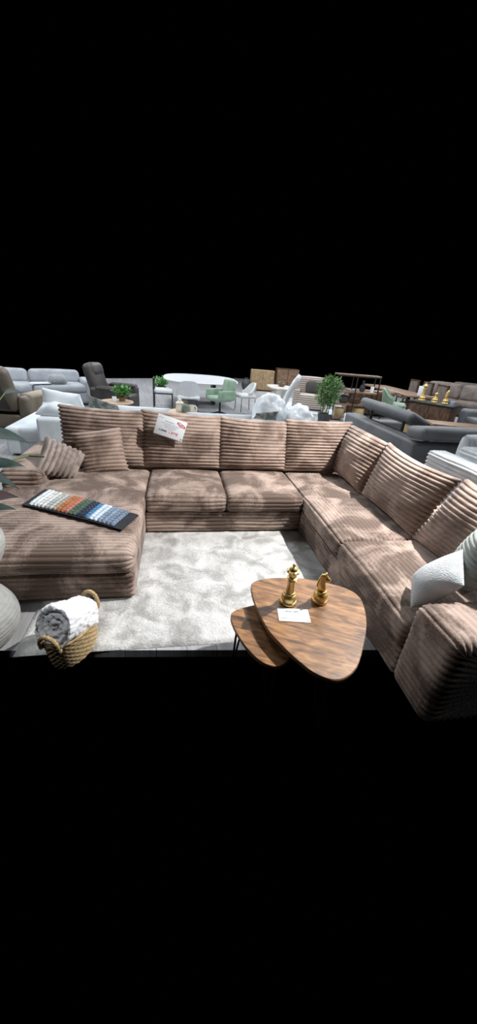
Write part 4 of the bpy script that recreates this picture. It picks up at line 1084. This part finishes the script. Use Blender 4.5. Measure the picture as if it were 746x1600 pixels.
tin = Mesh().lathe([(0, 0), (.055, 0), (.055, .10), (.045, .11), (0, .11)], 18).build('candle', M['blue_grey']); tin.location = on_chest(.46, -.05)
tag(tin, 'small blue candle at the end of the dark sideboard', 'candle')
wb = thing('coffee_table', 'low brown wooden table in front of the dark sideboard', 'table', (6.85, 4.30, 0), -.3)
part(wb, 'tabletop', M['mid_wood'], (0, 0, .45), (1.3, .60, .045), .01)
for sx in (-1, 1):
    for sy in (-1, 1): part(wb, 'leg', M['black'], (sx*.55, sy*.22, .215), (.04, .04, .43), .005)
gb = thing('gold_handle_basket', 'basket with a yellow rope handle standing behind the anthracite headrest', 'basket', (5.95, 4.95, 0), .4)
Mesh().lathe([(0, 0), (.16, 0), (.19, .28), (.18, .40), (.165, .40), (.15, .05), (0, .04)], 24).build('body', M['seagrass'], gb)
Mesh().tube([(.17*math.cos(a), 0, .38 + .26*math.sin(a)) for a in np.linspace(0, PI, 18)], .022, 8).build('handle', M['seagrass'], gb)

# grey-brown sofa far right
bs = thing('sofa', 'grey-brown sofa with plump back cushions in the far right corner', 'sofa', (10.6, 9.0, 0), -.95)
B_ = M['brown_sofa']
part(bs, 'base', M['dark_brown'], (0, 0, .20), (2.7, .95, .32), .05)
for i in range(2): part(bs, 'seat_cushion', B_, (-.62+1.24*i, -.06, .44), (1.22, .90, .18), .07, .02)
for i in range(2): part(bs, 'back_cushion', B_, (-.62+1.24*i, .36, .78), (1.20, .30, .56), .12, .03, rot=rotm('X', -.18))
for sx in (-1, 1): part(bs, 'armrest', M['dark_brown'], (sx*1.36, -.05, .40), (.30, 1.0, .62), .12, .02)
b2 = thing('sofa', 'another grey-brown sofa just visible behind the far one', 'sofa', (12.2, 9.9, 0), -.95)
part(b2, 'base', M['dark_brown'], (0, 0, .22), (2.2, .95, .36), .05); part(b2, 'seat_cushion', B_, (0, -.05, .46), (2.1, .9, .16), .06, .02)
part(b2, 'back_cushion', B_, (0, .38, .78), (2.1, .28, .56), .12, .02, rot=rotm('X', -.15))
for sx in (-1, 1): part(b2, 'armrest', M['dark_brown'], (sx*1.14, 0, .40), (.26, 1.0, .60), .10)

# ------------------------------------------------------------------ light
def lamp(kind, name, loc, target, energy, size, color=(1, .97, .94), spot=None, blend=.4):
    ld = bpy.data.lights.new(name, kind); ld.energy = energy; ld.color = color
    if kind == 'AREA': ld.shape = 'DISK'; ld.size = size
    else: ld.shadow_soft_size = size
    if kind == 'SPOT': ld.spot_size = spot; ld.spot_blend = blend
    o = bpy.data.objects.new(name, ld); COL.objects.link(o); o.location = loc
    o.rotation_euler = (Vector(target) - Vector(loc)).to_track_quat('-Z', 'Y').to_euler()
    return o
KEY = 1150; AMB = 62
cool = (.90, .95, 1.0)
lamp('SPOT', 'key_or_fill_spot', (3.3, -.7, 3.5), (.8, -.5, .2), KEY, .05, color=(1, .985, .97), spot=1.5, blend=.7)
lamp('SPOT', 'key_or_fill_spot', (-.55, -2.5, 3.9), (-.42, -1.55, 0), 170, .3, color=cool, spot=.42, blend=.7)  # added narrow fill to brighten basket and rolled throw, not a known fixture
for x in (-4, -.5, 3.0, 6.5, 10):
    for y in (-2.5, 2.1, 5.2, 9, 13):
        k = (.45 if x >= 5 else .12 if x >= 3 else .04) if y < -2 else .95 if y < 3 else 1.5
        lamp('AREA', 'ceiling_lamp', (x, y, 3.9), (x, y, 0), AMB * k, 1.0, color=cool)
w = bpy.data.worlds.new('world'); SC.world = w; w.use_nodes = True
w.node_tree.nodes['Background'].inputs['Color'].default_value = (0, 0, 0, 1)
w.node_tree.nodes['Background'].inputs['Strength'].default_value = 0
SC.view_settings.view_transform = 'Standard'; SC.view_settings.look = 'None'
SC.view_settings.exposure = 0.0; SC.view_settings.gamma = 1.0
try: SC.view_settings.use_curve_mapping = False
except Exception: pass
